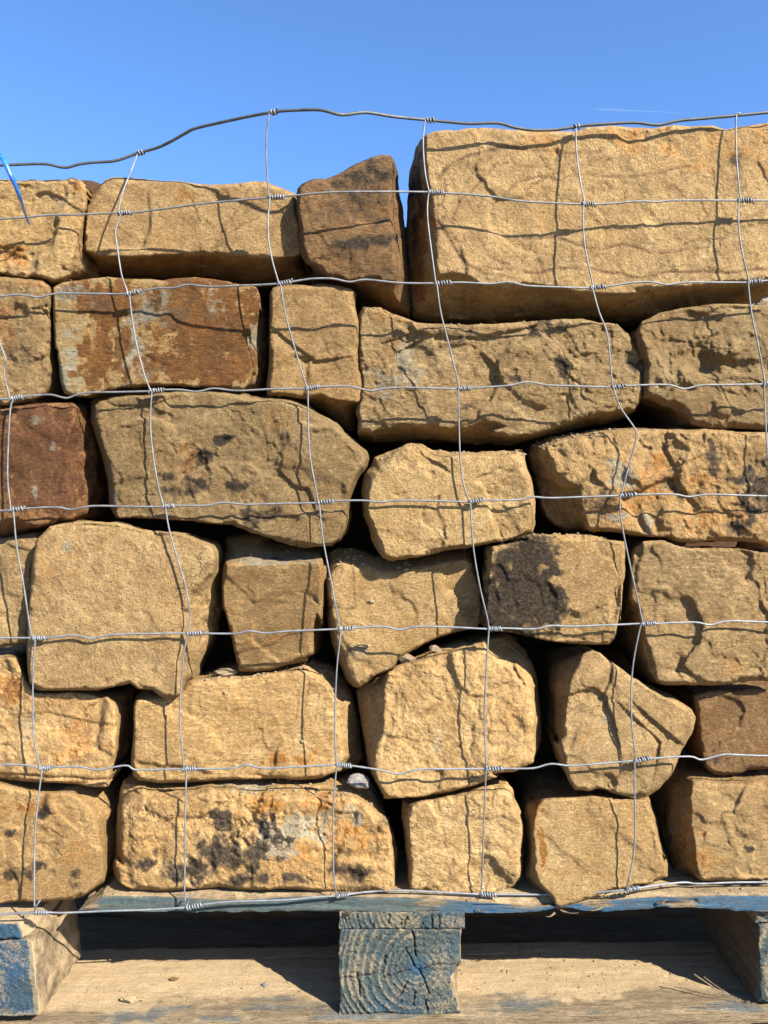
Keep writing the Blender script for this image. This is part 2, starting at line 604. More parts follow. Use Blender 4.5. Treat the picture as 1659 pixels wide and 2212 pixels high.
    tag(o, label, 'stone', group)
    return o

DK, RU, PL = 0, 1, 2
ST = []
def add(*a, **k):
    ST.append(stone(*a, **k))

G_TOP = 'sandstone blocks stacked on the pallet'
# ---- top row
add('1 -70,475 70,480 130,490 200,480 290,492 400,480 430,465 500,485 525,520 535,600 522,690 525,800 540,950 558,1062 480,1085 415,1082 330,1105 200,1078 120,1074 0,1045 -70,1040',
    '1 -90,470 70,480 130,490 200,480 290,492 400,480 430,465 500,485 525,520 535,600 500,730 470,850 430,1000 415,1082 330,1105 200,1078 120,1074 0,1045 -90,1040',
    .020, 'pitted golden stone at the top left, a blue plastic strip hanging in front of it', 'gold', 1, rough=1.35, group=G_TOP,
    stains=[(RU, 175, 390, 22, 22, 20, .42), (DK, 165, 395, 16, 9, 40, .3), (RU, 20, 550, 40, 22, 10, .4), (PL, 135, 430, 12, 30, 10, .35)],
    bumps=[(60, 425, 26, 18, 30, -.006), (20, 555, 34, 10, 10, -.008), (130, 470, 18, 40, 10, .005), (150, 425, 12, 9, 0, -.006)], side=.05)
add('1 510,800 525,640 545,600 600,520 640,478 680,466 760,468 880,478 950,485 1000,490 1070,490 1200,505 1280,512 1400,505 1540,490 1600,495 2 40,492 100,495 160,520 220,540 275,565 278,620 290,700 310,900 340,1000 362,1050 370,1100 280,1104 180,1095 0,1105 1 1400,1095 1300,1080 1150,1064 1050,1070 980,1080 900,1070 770,1075 640,1060 590,1055 560,1030 530,980 512,890',
    '1 508,800 520,640 545,595 600,515 640,472 680,460 760,462 880,475 950,482 1000,486 1070,486 1200,500 1280,508 1400,500 1540,486 1600,490 2 40,486 100,490 160,515 220,536 275,560 282,620 292,700 318,900 310,935 250,945 160,960 80,952 0,948 1 1450,942 1380,936 1300,925 1220,945 1100,940 940,935 840,946 700,946 560,935 512,915',
    .034, 'long smooth tan stone with a dark underside, second from the left in the top row', 'tan', 2, rough=.6, side=.075, group=G_TOP, mott=.5,
    veins=[('1 1330,800 1420,680 1470,600 1500,540', 2, .35), ('1 1360,820 1450,760 1560,710', 2, .35), ('1 890,560 895,610', 3, .6), ('1 1200,870 1210,960 1215,1050', 2, .35), ('1 1130,560 1330,590 1480,560', 3, .25)],
    stains=[(RU, 395, 425, 26, 14, 20, .3), (RU, 600, 450, 30, 12, 10, .25)])
add('2 283,560 295,530 330,500 380,480 460,475 530,450 620,395 720,350 790,333 850,335 870,370 890,425 900,560 920,640 938,800 945,950 955,1100 965,1240 960,1300 900,1290 800,1240 700,1200 640,1160 610,1130 520,1112 380,1100 345,1000 305,900 290,720 283,620',
    '2 280,560 295,525 330,495 380,475 460,470 530,445 620,390 720,345 790,328 845,330 855,420 850,560 862,760 875,900 885,1060 870,1092 720,1085 600,1092 470,1062 420,1030 375,1000 338,990 300,900 286,720 280,620',
    .012, 'small upright wedge stone with a slanted top and brown smoky bands', 'brown', 3, rough=.65, side=.07, group=G_TOP,
    stains=[(DK, 790, 380, 80, 34, -12, .34), (DK, 770, 445, 100, 44, -5, .27), (DK, 790, 522, 90, 13, -8, .42), (DK, 800, 590, 50, 16, -5, .26), (RU, 770, 440, 90, 90, 0, .22)])
add('2 1060,210 1100,190 1190,178 1240,185 1290,172 1400,167 1560,178 1659,182 3 240,190 500,190 560,165 700,155 850,165 960,172 1090,148 1180,160 1330,155 1400,180 1480,165 1560,150 1659,135 1760,130 1770,1150 1659,1190 1500,1207 1300,1238 1100,1278 950,1305 800,1320 600,1320 300,1322 0,1330 2 1500,1340 1330,1332 1200,1328 1050,1320 980,1298 962,1200 950,1000 946,800 952,600 976,400 1000,285 1030,232',
    '2 1058,205 1100,185 1190,172 1240,180 1290,166 1400,160 1560,172 1659,176 3 240,184 500,184 560,160 700,150 850,160 960,166 1090,142 1180,154 1330,149 1400,174 1480,160 1560,144 1659,130 1800,120 1800,1080 1540,1105 1300,1112 1100,1130 900,1150 800,1172 650,1170 430,1142 250,1120 0,1125 2 1560,1135 1400,1120 1330,1065 1250,1045 1140,1060 1120,1000 1108,800 1095,620 1075,500 1064,350',
    .020, 'huge tan block at the top right with fine reddish cracks across its face', 'tan', 4, rough=.38, side=.075, tilt=(-.02, 0), group=G_TOP, mott=.7, rnd=6,
    veins=[('2 1140,480 1180,410 1290,350 1430,310 1540,270 1659,300', 5, .55), ('2 1170,480 1178,560', 3, .5), ('2 1150,760 1250,920 1310,990 1400,1040 1640,1090', 5, .5), ('2 1130,620 1135,960', 6, .35), ('2 1350,540 1390,480 1500,380', 3, .5), ('2 1310,500 1340,440', 2, .4), ('2 1210,750 1270,600 1330,560', 2, .4), ('2 1380,640 1400,780', 2, .4), ('2 1370,830 1450,950 1560,1000', 3, .45),
           ('3 0,1015 140,1035 240,1045 430,1015 560,1020 760,1050 900,1075 1050,1040 1260,1035 1400,1045 1659,1015', 3.5, .6), ('3 180,840 300,830 430,840 560,890 660,900 790,870 960,920 1050,925 1200,900 1310,890', 3, .5), ('3 1150,870 1250,845 1400,835', 2, .4), ('3 0,310 60,290 150,260 200,300 400,315 560,320 640,310', 4, .45), ('3 60,590 150,490 260,470 330,460 420,440', 2.5, .4), ('3 560,450 640,455 720,465 830,465 1000,440 1180,400', 3, .45), ('3 0,400 120,380 220,410 330,400', 2, .35), ('3 1380,640 1440,770 1659,640', 2, .3), ('3 600,520 605,570 650,565', 3, .5)],
    stains=[(RU, 1180, 310, 90, 26, 0, .25), (RU, 1370, 300, 120, 24, 0, .30), (RU, 1560, 330, 110, 55, 0, .24), (DK, 1590, 365, 16, 26, 10, .3), (DK, 900, 430, 16, 120, 0, .34), (RU, 905, 500, 20, 160, 0, .6), (RU, 1640, 330, 50, 90, 0, .20)],
    bumps=[('3', '375,340', 8, 18, 10, -.006), ('3', '640,540', 22, 12, 0, -.004), ('3', '930,690', 12, 42, -50, -.003), ('3', '800,240', 40, 18, -25, -.006)])
# ---- second row
add('1 -70,1060 0,1065 60,1072 120,1080 200,1082 260,1088 300,1112 318,1150 322,1250 332,1400 350,1560 4 358,80 362,200 350,258 280,288 200,300 100,325 0,348 -70,350',
    '1 -90,1050 0,1058 60,1066 120,1075 200,1078 260,1084 295,1110 312,1150 305,1300 300,1450 4 300,60 300,200 270,262 200,300 100,325 0,345 -90,350',
    .016, 'rough tan stone at the left edge beside the rust-brown stone', 'olive', 5, rough=1.5, side=.04, group=G_TOP, bumps=[(70, 720, 30, 60, 15, .006), (30, 800, 30, 30, 0, -.006)], stains=[(RU, 10, 690, 30, 60, 0, .35), (RU, 60, 610, 60, 14, 0, .3)])
add('1 318,1130 380,1098 480,1088 560,1075 640,1065 760,1078 900,1078 980,1088 1050,1076 1180,1068 1290,1078 1380,1094 1440,1110 1500,1112 1550,1132 1572,1175 1582,1250 1600,1320 1612,1450 1612,1600 4 1604,100 1590,200 1562,262 1480,240 1300,232 1150,222 1000,214 800,220 650,248 520,284 430,283 390,262 366,200 355,100 345,0 1 332,1500 320,1300',
    '1 314,1130 380,1094 480,1084 560,1070 640,1060 760,1073 900,1073 980,1083 1050,1071 1180,1063 1290,1073 1380,1090 1440,1106 1500,1108 1545,1130 1560,1180 1550,1270 1520,1360 1495,1470 1520,1560 1532,1640 4 1530,110 1500,190 1470,242 1300,234 1150,226 1000,216 800,222 650,250 520,288 430,288 386,266 362,200 350,100 340,0 1 327,1500 315,1300',
    .018, 'flat stone mottled deep rust brown and pale grey, left side of the second row', 'rust', 6, rough=.45, side=.05, tilt=(.06, 0), group=G_TOP, mott=1.2, rnd=4,
    stains=[(RU, 225, 650, 80, 55, 0, .85), (RU, 225, 760, 46, 85, 5, .78), (RU, 440, 680, 135, 85, 10, .82), (RU, 440, 790, 125, 45, 0, .72), (RU, 530, 740, 30, 100, 0, .45),
            (PL, 145, 790, 26, 80, 8, .5), (PL, 150, 640, 40, 30, 0, .35), (PL, 290, 750, 24, 90, 14, .42), (PL, 330, 670, 30, 50, -20, .40), (PL, 470, 660, 10, 60, -25, .36), (PL, 330, 810, 40, 22, 0, .25), (PL, 550, 730, 14, 40, 20, .45), (DK, 215, 640, 40, 30, 0, .2), (DK, 400, 660, 90, 50, 0, .2)])
add('2 118,1170 135,1132 200,1112 350,1119 500,1117 560,1127 620,1142 640,1172 635,1240 653,1340 655,1500 660,1640 5 666,150 680,240 676,300 652,320 642,420 632,478 600,488 540,460 450,390 380,350 300,302 200,285 100,277 100,200 113,100 118,0 2 115,1500 118,1300',
    '2 114,1170 131,1128 200,1108 350,1115 500,1113 560,1123 620,1138 644,1170 640,1240 657,1340 660,1500 664,1640 5 670,150 684,240 680,298 648,320 560,305 480,290 420,268 350,285 300,300 200,284 96,275 96,200 110,100 114,0 2 111,1500 114,1300',
    .026, 'squarish plain tan stone between the rusty stone and the wide pitted one', 'tan', 7, rough=.7, side=.07, group=G_TOP, strat=.6, steps=[('2 200,1420 300,1500 400,1570 500,1560', .005, 30)])
add('2 657,1290 682,1242 740,1248 790,1250 850,1284 1000,1338 1100,1348 1250,1353 1330,1358 1400,1350 1500,1350 1659,1336 3 150,1342 300,1330 420,1322 540,1322 640,1344 750,1362 815,1412 850,1472 898,1550 922,1600 920,1659 6 925,20 920,80 900,150 905,250 882,320 860,370 800,412 700,442 560,458 400,502 250,540 150,558 0,575 5 1500,562 1350,574 1200,552 1050,540 900,548 780,556 690,548 642,528 646,480 650,400 660,300 670,200 660,100 655,0 2 650,1500',
    '2 652,1290 678,1238 740,1243 790,1245 850,1278 1000,1332 1100,1342 1250,1347 1330,1352 1400,1344 1500,1344 1659,1330 3 150,1336 300,1324 420,1316 540,1316 640,1340 750,1358 820,1408 855,1468 903,1550 928,1600 925,1659 6 930,20 925,80 905,150 910,250 885,322 850,360 780,362 650,382 550,402 400,462 250,508 100,522 0,492 5 1540,462 1470,428 1400,432 1300,470 1200,472 1100,452 950,457 830,472 740,492 640,500 640,400 655,300 665,200 655,100 650,0 2 645,1500',
    .032, 'wide lumpy olive-tan stone with purple-brown blotches under the huge block', 'olive', 8, rough=1.15, side=.06, grain=1.2, tilt=(0, .0), group=G_TOP,
    stains=[(DK, 1160, 720, 22, 12, 0, .45), (DK, 1215, 790, 20, 28, 0, .45), (DK, 1110, 815, 22, 10, 0, .40), (DK, 1370, 790, 14, 20, 0, .45), (DK, 990, 690, 30, 40, 0, .3), (PL, 830, 820, 40, 30, 0, .35), (PL, 880, 800, 30, 60, 0, .33), (DK, 1190, 690, 60, 20, 10, .3), (RU, 850, 700, 30, 60, 0, .25), (DK, 1000, 880, 30, 15, 0, .25)],
    bumps=[(905, 760, 20, 60, -30, -.010), (880, 730, 16, 20, 0, -.007), (1130, 750, 26, 16, 0, .006), (1040, 770, 22, 30, 20, -.006), (1270, 800, 40, 40, 0, .006)],
    steps=[('2 860,1440 1000,1390 1150,1420 1380,1430 1659,1370', .006, 22), ('2 880,1640 880,1520 960,1480', .008, 30)])
add('3 866,1500 870,1402 900,1335 1000,1286 1150,1256 1330,1230 1500,1230 1600,1235 1659,1245 1760,1245 1770,1500 6 1770,490 1659,483 1500,478 1400,472 1300,473 1192,452 1170,400 1130,350 1020,310 905,283 905,150 925,90 3 900,1560',
    '3 858,1500 864,1400 896,1330 1000,1280 1150,1250 1330,1224 1500,1224 1600,1229 1659,1238 1800,1238 1800,1500 6 1800,496 1659,490 1500,484 1400,478 1300,478 1186,456 1165,404 1126,356 1020,316 900,290 900,150 920,90 3 893,1560',
    .028, 'knobbly stone with hollows and a rounded boss, second row at the right edge', 'olive', 9, rough=1.05, side=.03, rnd=11, grain=.9, group=G_TOP,
    bumps=[('3', '1390,1530', 26, 13, -10, .016), ('3', '1460,1500', 14, 16, 0, .010), ('3', '1270,1430', 50, 10, -30, .010), ('3', '1240,1560', 14, 36, 20, -.014), ('3', '1330,1400', 30, 14, -35, -.012), ('6', '1180,160', 26, 14, 20, .012), ('6', '1380,330', 16, 22, -35, .008), ('3', '1450,1600', 36, 14, 15, -.012), ('6', '1290,60', 20, 24, 0, -.012), ('6', '1080,170', 22, 16, 0, .008), ('6', '1060,265', 8, 9, 0, -.004), ('6', '1540,150', 40, 30, 0, .006)],
    stains=[(DK, 1440, 852, 7, 7, 0, .35), (PL, 1500, 860, 40, 20, 0, .25)])
# ---- third row
add('4 -70,355 0,352 100,336 270,320 450,318 530,330 545,400 572,500 598,620 590,750 588,850 560,980 500,1020 460,1028 380,1032 310,1056 180,1100 100,1118 0,1138 -70,1145',
    '4 -90,350 0,346 100,331 270,315 450,313 470,350 445,460 405,590 408,740 436,880 458,1000 440,1030 380,1032 310,1056 250,1062 150,1066 100,1030 0,1052 -90,1060',
    .012, 'deep red-brown stone at the left edge with flakes of tan', 'maroon', 10, rough=.7, side=.05, group=G_TOP, rust=.3,
    stains=[(RU, 90, 990, 110, 140, 0, .62), (PL, 120, 965, 14, 10, 20, .5), (PL, 78, 1060, 8, 16, 20, .45), (PL, 70, 910, 22, 10, 20, .35)])
add('4 542,330 560,292 640,272 750,263 860,261 1000,247 1150,240 1300,243 1500,264 5 0,277 130,282 250,293 340,333 440,392 520,442 600,522 690,602 712,650 700,702 650,780 620,850 606,900 605,1000 590,1080 550,1148 500,1172 420,1187 300,1173 200,1158 100,1128 0,1093 4 1500,1088 1400,1058 1280,1048 1150,1033 1000,1022 800,1012 700,1016 680,985 656,930 650,800 630,700 600,600 572,500 545,420',
    '4 575,340 600,310 680,292 850,282 1000,268 1150,258 1300,262 1500,284 5 0,297 130,302 240,318 330,352 430,412 510,462 585,540 672,618 690,655 680,700 630,780 600,850 586,900 590,1000 560,1080 530,1140 490,1176 420,1190 300,1176 200,1161 100,1131 0,1096 4 1500,1092 1400,1062 1280,1052 1150,1037 1000,1026 800,1016 720,1018 698,985 680,920 670,800 655,700 625,600 600,500 575,420',
    .012, 'large broad olive-tan stone with two dark purple blotches, left half of the third row', 'olive', 11, rough=1.15, side=.03, rnd=6, group=G_TOP,
    stains=[(DK, 445, 985, 24, 16, -40, .62), (DK, 425, 1035, 26, 14, 10, .55), (DK, 485, 950, 16, 8, -10, .6), (DK, 530, 1045, 26, 14, 0, .42), (DK, 395, 1050, 40, 20, 0, .38), (DK, 560, 1110, 36, 20, 0, .38), (RU, 410, 1000, 40, 60, 0, .33), (PL, 245, 1075, 12, 24, -20, .5), (RU, 270, 1085, 26, 12, 0, .35), (RU, 600, 900, 50, 22, 20, .25)],
    bumps=[(285, 935, 14, 30, 10, -.005), (260, 900, 16, 16, 0, .005), (590, 930, 10, 20, -20, -.006), (630, 1130, 26, 14, 0, -.004), (380, 990, 20, 26, 0, .003)], steps=[('4 640,290 700,330 900,325 1000,300', .004, 16)])
add('5 680,800 692,742 730,700 745,650 820,620 900,592 940,568 1010,572 1100,602 1200,617 1300,612 1400,617 1500,627 1580,612 1640,602 6 130,600 188,640 200,700 235,770 250,850 256,930 250,1030 238,1098 170,1128 80,1150 0,1163 5 1540,1148 1400,1178 1200,1207 1000,1252 850,1272 800,1258 762,1200 730,1130 700,1030 686,950 672,870',
    '5 735,800 790,700 880,610 940,572 1010,578 1060,640 1130,650 1250,640 1400,640 1500,640 1600,640 6 130,640 175,680 210,770 225,850 232,930 226,1030 210,1090 150,1122 80,1150 0,1163 5 1540,1148 1400,1178 1200,1207 1000,1252 850,1272 815,1250 790,1200 762,1130 735,1030 712,950 712,870',
    .007, 'bright rounded boulder with a peaked top, in the middle of the photograph', 'gold', 12, rough=1.4, side=.03, grain=1.2, rnd=7, group=G_TOP, mott=.6,
    bumps=[(905, 1045, 22, 14, 10, .010), (925, 1035, 10, 14, 0, -.006), (850, 1030, 30, 18, 30, .006), (860, 1060, 20, 10, 20, -.006), (970, 1050, 20, 26, 0, -.005), (1040, 1090, 30, 20, 10, .004), (915, 1125, 8, 14, -20, -.006), (960, 1180, 60, 20, 0, -.004)],
    steps=[('5 1020,580 1060,640 1180,700 1260,770', .006, 26), ('5 800,830 900,870 930,830 1010,790', .005, 20)])
add('6 226,640 234,575 282,560 400,520 520,500 640,482 760,470 860,466 1000,472 1150,472 1300,474 1500,484 1659,492 1770,498 1770,1188 1659,1180 1500,1158 1350,1153 1200,1155 1100,1152 1050,1130 950,1127 900,1122 800,1107 700,1095 570,1092 450,1087 372,1058 322,1010 282,920 262,800 240,700',
    '6 300,600 330,580 420,540 530,515 640,496 760,484 860,478 1000,480 1150,480 1300,482 1500,492 1659,500 1800,505 1800,1192 1659,1184 1500,1162 1350,1157 1200,1159 1100,1156 1050,1134 950,1131 900,1126 800,1111 700,1099 560,1094 542,1000 526,900 530,825 480,820 420,790 380,730 345,670',
    .020, 'long multicoloured stone with orange, pale grey and purple patches, third row right', 'tan', 13, rough=1.45, side=.05, rust=.12, group=G_TOP,
    stains=[(PL, 1345, 1020, 30, 22, 20, .7), (PL, 1325, 995, 16, 12, 0, .6), (PL, 1405, 1135, 10, 18, -20, .75), (PL, 1340, 1120, 20, 12, 0, .55), (PL, 1365, 1045, 22, 12, 20, .6), (RU, 1400, 1060, 40, 40, 20, .36), (RU, 1430, 1000, 18, 22, 0, .42), (RU, 1350, 1090, 50, 30, 0, .30), (DK, 1540, 985, 12, 36, 0, .42), (DK, 1610, 1090, 26, 60, 0, .52), (DK, 1600, 1035, 30, 10, 0, .5), (DK, 1645, 1060, 30, 40, 0, .42), (DK, 1450, 1050, 16, 26, 0, .3), (RU, 1530, 1130, 70, 30, 0, .36), (DK, 1310, 1085, 40, 50, 0, .28), (RU, 1500, 1040, 60, 30, 0, .33)],
    bumps=[(1375, 1025, 24, 16, 30, .010), (1402, 1135, 9, 20, -25, .010), (1440, 1120, 18, 22, 0, .008), (1500, 1070, 14, 30, 0, -.007), (1290, 1000, 40, 24, 30, -.006), (1620, 1130, 30, 18, 0, .008), (1480, 990, 14, 30, 15, .006), (1180, 1010, 20, 30, 0, .004)],
    steps=[('6 330,580 340,660 400,760 470,815', .004, 16), ('6 1060,500 1050,600 1100,700 1150,680', .005, 24)])
# ---- fourth row
add('4 -70,1140 0,1148 100,1128 200,1108 262,1103 240,1160 215,1300 200,1450 190,1659 A 185,100 180,230 170,268 90,278 0,288 -70,295', None,
    .030, 'stone mostly hidden at the left edge, below the deep red-brown one', 'olive', 14, rough=.8, group=G_TOP, rust=.2)
add('4 196,1240 216,1150 300,1062 400,1038 550,1032 700,1042 850,1082 1000,1096 1100,1105 1200,1130 1300,1160 1332,1210 1322,1300 1318,1450 1315,1600 A 1310,60 1290,200 1232,330 1172,470 1130,500 1088,590 1050,597 1000,600 960,582 920,547 830,537 780,497 680,527 600,547 400,547 270,547 210,530 178,500 165,400 163,200 165,0 4 172,1600 185,1400',
    '4 190,1240 212,1145 298,1056 400,1032 550,1026 700,1036 850,1078 1000,1094 1100,1104 1195,1142 1275,1190 1298,1260 1280,1340 1220,1400 1155,1465 1130,1560 A 1105,60 1108,200 1100,300 1085,400 1078,500 1090,565 1050,600 1000,604 960,586 920,550 830,540 780,500 680,530 600,550 400,550 270,550 206,534 174,500 160,400 158,200 160,0 4 166,1600 180,1400',
    .006, 'very large smooth tan stone with a lobe hanging from its lower right corner', 'tan', 15, rough=.6, side=.055, group=G_TOP, mott=.8, rnd=7,
    stains=[(RU, 110, 1240, 60, 40, 0, .22), (PL, 145, 1185, 14, 10, 0, .35), (RU, 240, 1500, 60, 10, 0, .3)], bumps=[(420, 1225, 46, 26, -30, .006), (350, 1300, 20, 70, 0, .003)],
    steps=[('4 280,1075 500,1040 700,1050 850,1085 950,1100', .003, 14)])
add('4 1345,1240 1362,1130 1450,1115 1560,1112 1659,1120 5 100,1150 250,1178 400,1196 432,1225 447,1300 442,1500 432,1659 B 430,80 432,150 427,250 415,322 340,350 280,370 150,420 0,435 A 1540,436 1440,430 1418,330 1388,200 1358,80 4 1345,1560 1338,1400',
    '4 1365,1288 1430,1296 1659,1294 5 0,1296 200,1292 330,1286 400,1268 436,1262 452,1320 446,1500 436,1659 B 400,80 375,170 380,250 382,325 340,354 280,374 150,424 0,440 A 1540,440 1436,434 1412,330 1382,200 1352,80 4 1338,1560 1332,1400 1345,1320',
    .027, 'stubby tan block with a flat pale top, narrowing downwards', 'tan', 16, rough=.55, side=.085, strat=1.0, group=G_TOP, taper=.1, tilt=(0, -.26),
    veins=[('A 1430,320 1500,305 B 120,270 240,215 330,200 380,190', 4, .5)], stains=[(PL, 580, 1207, 110, 14, 0, .62), (DK, 590, 1205, 14, 3, 0, .45), (RU, 600, 1380, 70, 12, -15, .22)])  # wide pale band paints sunlight onto the flat top
add('5 442,1380 448,1290 470,1235 540,1205 640,1200 760,1245 860,1265 980,1248 1150,1215 1300,1192 1340,1215 1362,1300 1395,1400 1412,1550 1408,1659 B 1400,60 1390,130 1370,165 1300,185 1150,220 1050,265 980,300 900,350 860,412 820,430 760,452 700,500 660,530 620,525 582,492 545,400 505,290 480,200 460,100 455,0 5 442,1500',
    '5 475,1400 500,1345 560,1295 700,1300 800,1335 900,1330 1100,1300 1300,1262 1335,1290 1368,1400 1402,1480 1418,1560 1413,1659 B 1404,60 1394,130 1374,168 1300,188 1150,224 1050,268 984,304 904,354 864,416 820,434 762,456 702,504 665,534 630,520 612,470 590,400 565,310 530,270 515,180 495,90 485,0 5 478,1520',
    .038, 'tan stone tapering to a blunt point below, with a loose yellow flake on its shoulder', 'gold', 17, rough=.8, side=.05, tilt=(.10, 0), group=G_TOP, mott=.7,
    veins=[('5 620,1320 628,1450 632,1560 B 90,40', 2.5, .5)], stains=[(PL, 775, 1410, 24, 12, 0, .4)], bumps=[('B', '710,410', 18, 10, 20, -.006)])
add('5 1442,1210 1470,1185 1540,1172 1659,1140 6 100,1142 240,1108 340,1118 500,1132 600,1132 720,1147 798,1157 795,1250 785,1400 775,1550 766,1659 C 765,60 750,150 735,230 700,268 600,273 480,263 350,250 200,220 100,195 0,180 -30,160 B 1412,158 1405,80 5 1402,1659 1418,1500 1430,1350', None,
    .007, 'block whose left half is blackened by a large sooty stain', 'gold', 18, rough=.95, grain=1.25, group=G_TOP, rnd=6, mott=.6, tilt=(0, 0),
    stains=[(DK, 1130, 1265, 60, 100, 8, .85), (DK, 1175, 1310, 42, 50, 0, .85), (DK, 1095, 1300, 45, 70, 0, .75), (DK, 1150, 1200, 36, 28, 0, .55), (DK, 1070, 1340, 26, 24, 0, .3), (PL, 1110, 1240, 12, 40, 15, .3)],
    bumps=[(1215, 1270, 14, 80, 5, .005), (1180, 1210, 10, 40, -25, .004), (1260, 1230, 20, 20, 0, -.003)])
add('6 792,1500 800,1300 803,1182 850,1152 920,1138 1030,1143 1100,1173 1200,1188 1350,1184 1500,1194 1659,1218 1770,1232 1780,1500 C 1780,478 1659,480 1480,490 1430,508 1300,518 1150,513 1000,513 930,500 880,430 850,330 820,200 790,100',
    '6 825,1500 835,1320 850,1205 900,1160 950,1150 1030,1150 1100,1178 1200,1193 1350,1189 1500,1199 1659,1222 1800,1236 1800,1500 C 1800,482 1659,484 1480,494 1430,512 1300,522 1150,517 1040,517 985,490 955,420 920,320 895,200 870,60',
    .014, 'big olive-tan block at the right edge of the fourth row, its left side in shade', 'olive', 19, rough=1.15, side=.07, group=G_TOP,
    stains=[(RU, 1580, 1440, 26, 20, 0, .3), (PL, 1480, 1390, 40, 16, 0, .2)], bumps=[('C', '1120,370', 10, 26, -20, -.007), ('C', '1330,470', 26, 12, 15, .008), ('C', '1540,350', 30, 30, 0, -.005), ('C', '1390,350', 5, 5, 0, -.004)])
# ---- fifth row
add('A -70,310 0,315 90,300 150,320 175,460 240,520 500,520 660,530 782,540 782,620 772,750 742,900 692,1000 668,1060 658,1120 640,1130 600,1130 500,1120 350,1102 150,1096 0,1078 -70,1075',
    'A -90,340 0,345 90,345 165,500 200,560 500,560 640,590 692,650 704,750 700,900 675,1040 655,1124 640,1135 600,1134 500,1124 350,1106 150,1100 0,1082 -90,1080',
    .022, 'tan and brown stone with a dusty ridge, left edge of the fifth row', 'tan', 20, rough=.85, side=.07, group=G_TOP, rust=.2,
    stains=[(RU, 15, 1490, 30, 26, 30, .6), (RU, 170, 1590, 70, 50, 0, .28), (DK, 190, 1570, 30, 30, 0, .22), (PL, 60, 1570, 26, 40, 0, .3)], veins=[('A 20,540 60,580', 4, .3)],
    steps=[('A 180,680 300,670 450,710 600,740', .003, 20), ('A 0,1040 200,1050 300,1060 450,1060 560,1075 650,1070', .006, 14)])
add('A 800,1040 790,980 805,800 808,650 822,570 880,530 1000,520 1090,505 1130,470 1200,455 1300,440 1420,425 1540,420 B 60,420 150,400 290,365 370,362 480,400 560,470 610,560 645,700 670,850 688,950 640,1010 560,1040 480,1055 400,1075 280,1088 180,1075 80,1078 0,1086 A 1560,1080 1400,1083 1200,1098 950,1103 830,1088 802,1060',
    'A 795,1040 785,980 800,800 803,650 820,600 900,600 1000,590 1090,560 1150,500 1300,480 1500,470 B 60,460 200,440 330,430 460,520 545,640 535,760 560,850 575,940 540,990 540,1030 480,1058 400,1079 280,1092 180,1079 80,1082 0,1090 A 1560,1084 1400,1087 1200,1102 950,1107 830,1092 797,1064',
    .032, 'broad golden-tan stone directly below the stubby flat-topped block', 'gold', 21, rough=.8, side=.06, tilt=(.09, 0), group=G_TOP, mott=.8, rnd=6,
    stains=[(PL, 570, 1490, 40, 20, 0, .2), (RU, 640, 1640, 70, 16, 0, .34)], bumps=[('A', '1560,1070', 20, 6, 0, -.008), ('B', '480,600', 30, 20, 0, -.004)])
add('B 648,560 680,500 760,462 830,428 870,408 950,380 1050,350 1150,310 1250,290 1330,262 1400,225 1440,215 1530,200 1618,238 C 110,225 180,290 235,380 262,450 272,550 292,750 290,850 262,930 240,985 190,1008 130,1032 0,1045 B 1500,1060 1350,1120 1200,1158 1000,1193 850,1198 800,1178 760,1100 735,1050 712,985 700,900 680,800 660,650',
    'B 825,440 870,402 950,374 1050,344 1150,304 1250,285 1330,262 1420,240 1435,310 1490,370 1560,400 1620,470 1659,520 C 130,400 190,480 230,560 245,640 250,720 245,850 255,930 240,990 190,1012 130,1036 0,1049 B 1500,1064 1350,1124 1200,1162 1000,1197 850,1202 805,1180 765,1100 745,1000 752,900 790,800 803,650 810,520',
    .022, 'tall rounded tan boulder right of the bottom middle, its left side in shade', 'gold', 22, rough=1.0, side=.055, group=G_TOP, mott=.8, rnd=6, tilt=(0, .10),
    veins=[('B 1160,470 1190,560 1210,620', 3, .5), ('B 1140,850 1230,840 1260,880', 3, .5), ('B 1430,870 1550,870', 2.5, .35)],
    stains=[(PL, 945, 1610, 26, 30, 0, .35)], bumps=[('B', '870,590', 14, 34, -25, -.006), ('B', '1610,740', 8, 12, -30, -.007), ('B', '850,700', 8, 40, 10, -.004), ('B', '1330,830', 12, 20, 0, -.003)])
add('C 362,720 372,500 400,395 460,340 540,312 600,302 650,322 702,368 762,408 832,458 950,538 1040,588 1130,612 1200,658 1220,702 1210,780 1172,850 1132,920 1112,980 1082,1050 1000,1140 930,1185 850,1190 780,1180 700,1150 640,1135 580,1155 490,1145 450,1082 412,980 395,870 368,800',
    'C 425,820 430,740 445,600 465,490 505,400 545,325 600,297 650,318 705,363 765,403 835,453 950,533 1040,583 1130,607 1204,655 1226,702 1215,780 1176,852 1136,922 1116,980 1086,1053 1004,1144 932,1190 850,1195 780,1185 700,1155 640,1140 580,1160 490,1150 445,1084 405,980 390,870',
    .012, 'irregular five-sided stone with stepped facets and a blunt corner pointing right', 'tan', 23, rough=.6, side=.05, group=G_TOP, rnd=6, mott=.5,
    bumps=[('C', '570,470', 34, 24, 0, .006), ('C', '470,850', 8, 26, 20, -.008)], stains=[(PL, 1307, 1555, 8, 10, 0, .5), (RU, 1270, 1590, 30, 30, 0, .22)],
    steps=[('C 480,560 600,520 660,560 690,580 700,640 730,700 740,760', .009, 40), ('C 850,700 950,790 1020,860 1010,900 ', .006, 30), ('C 930,690 1020,760 1120,850', .006, 30), ('C 650,1140 720,1080 820,1020', .006, 40), ('C 700,350 730,410 720,490 680,560', .005, 30)])
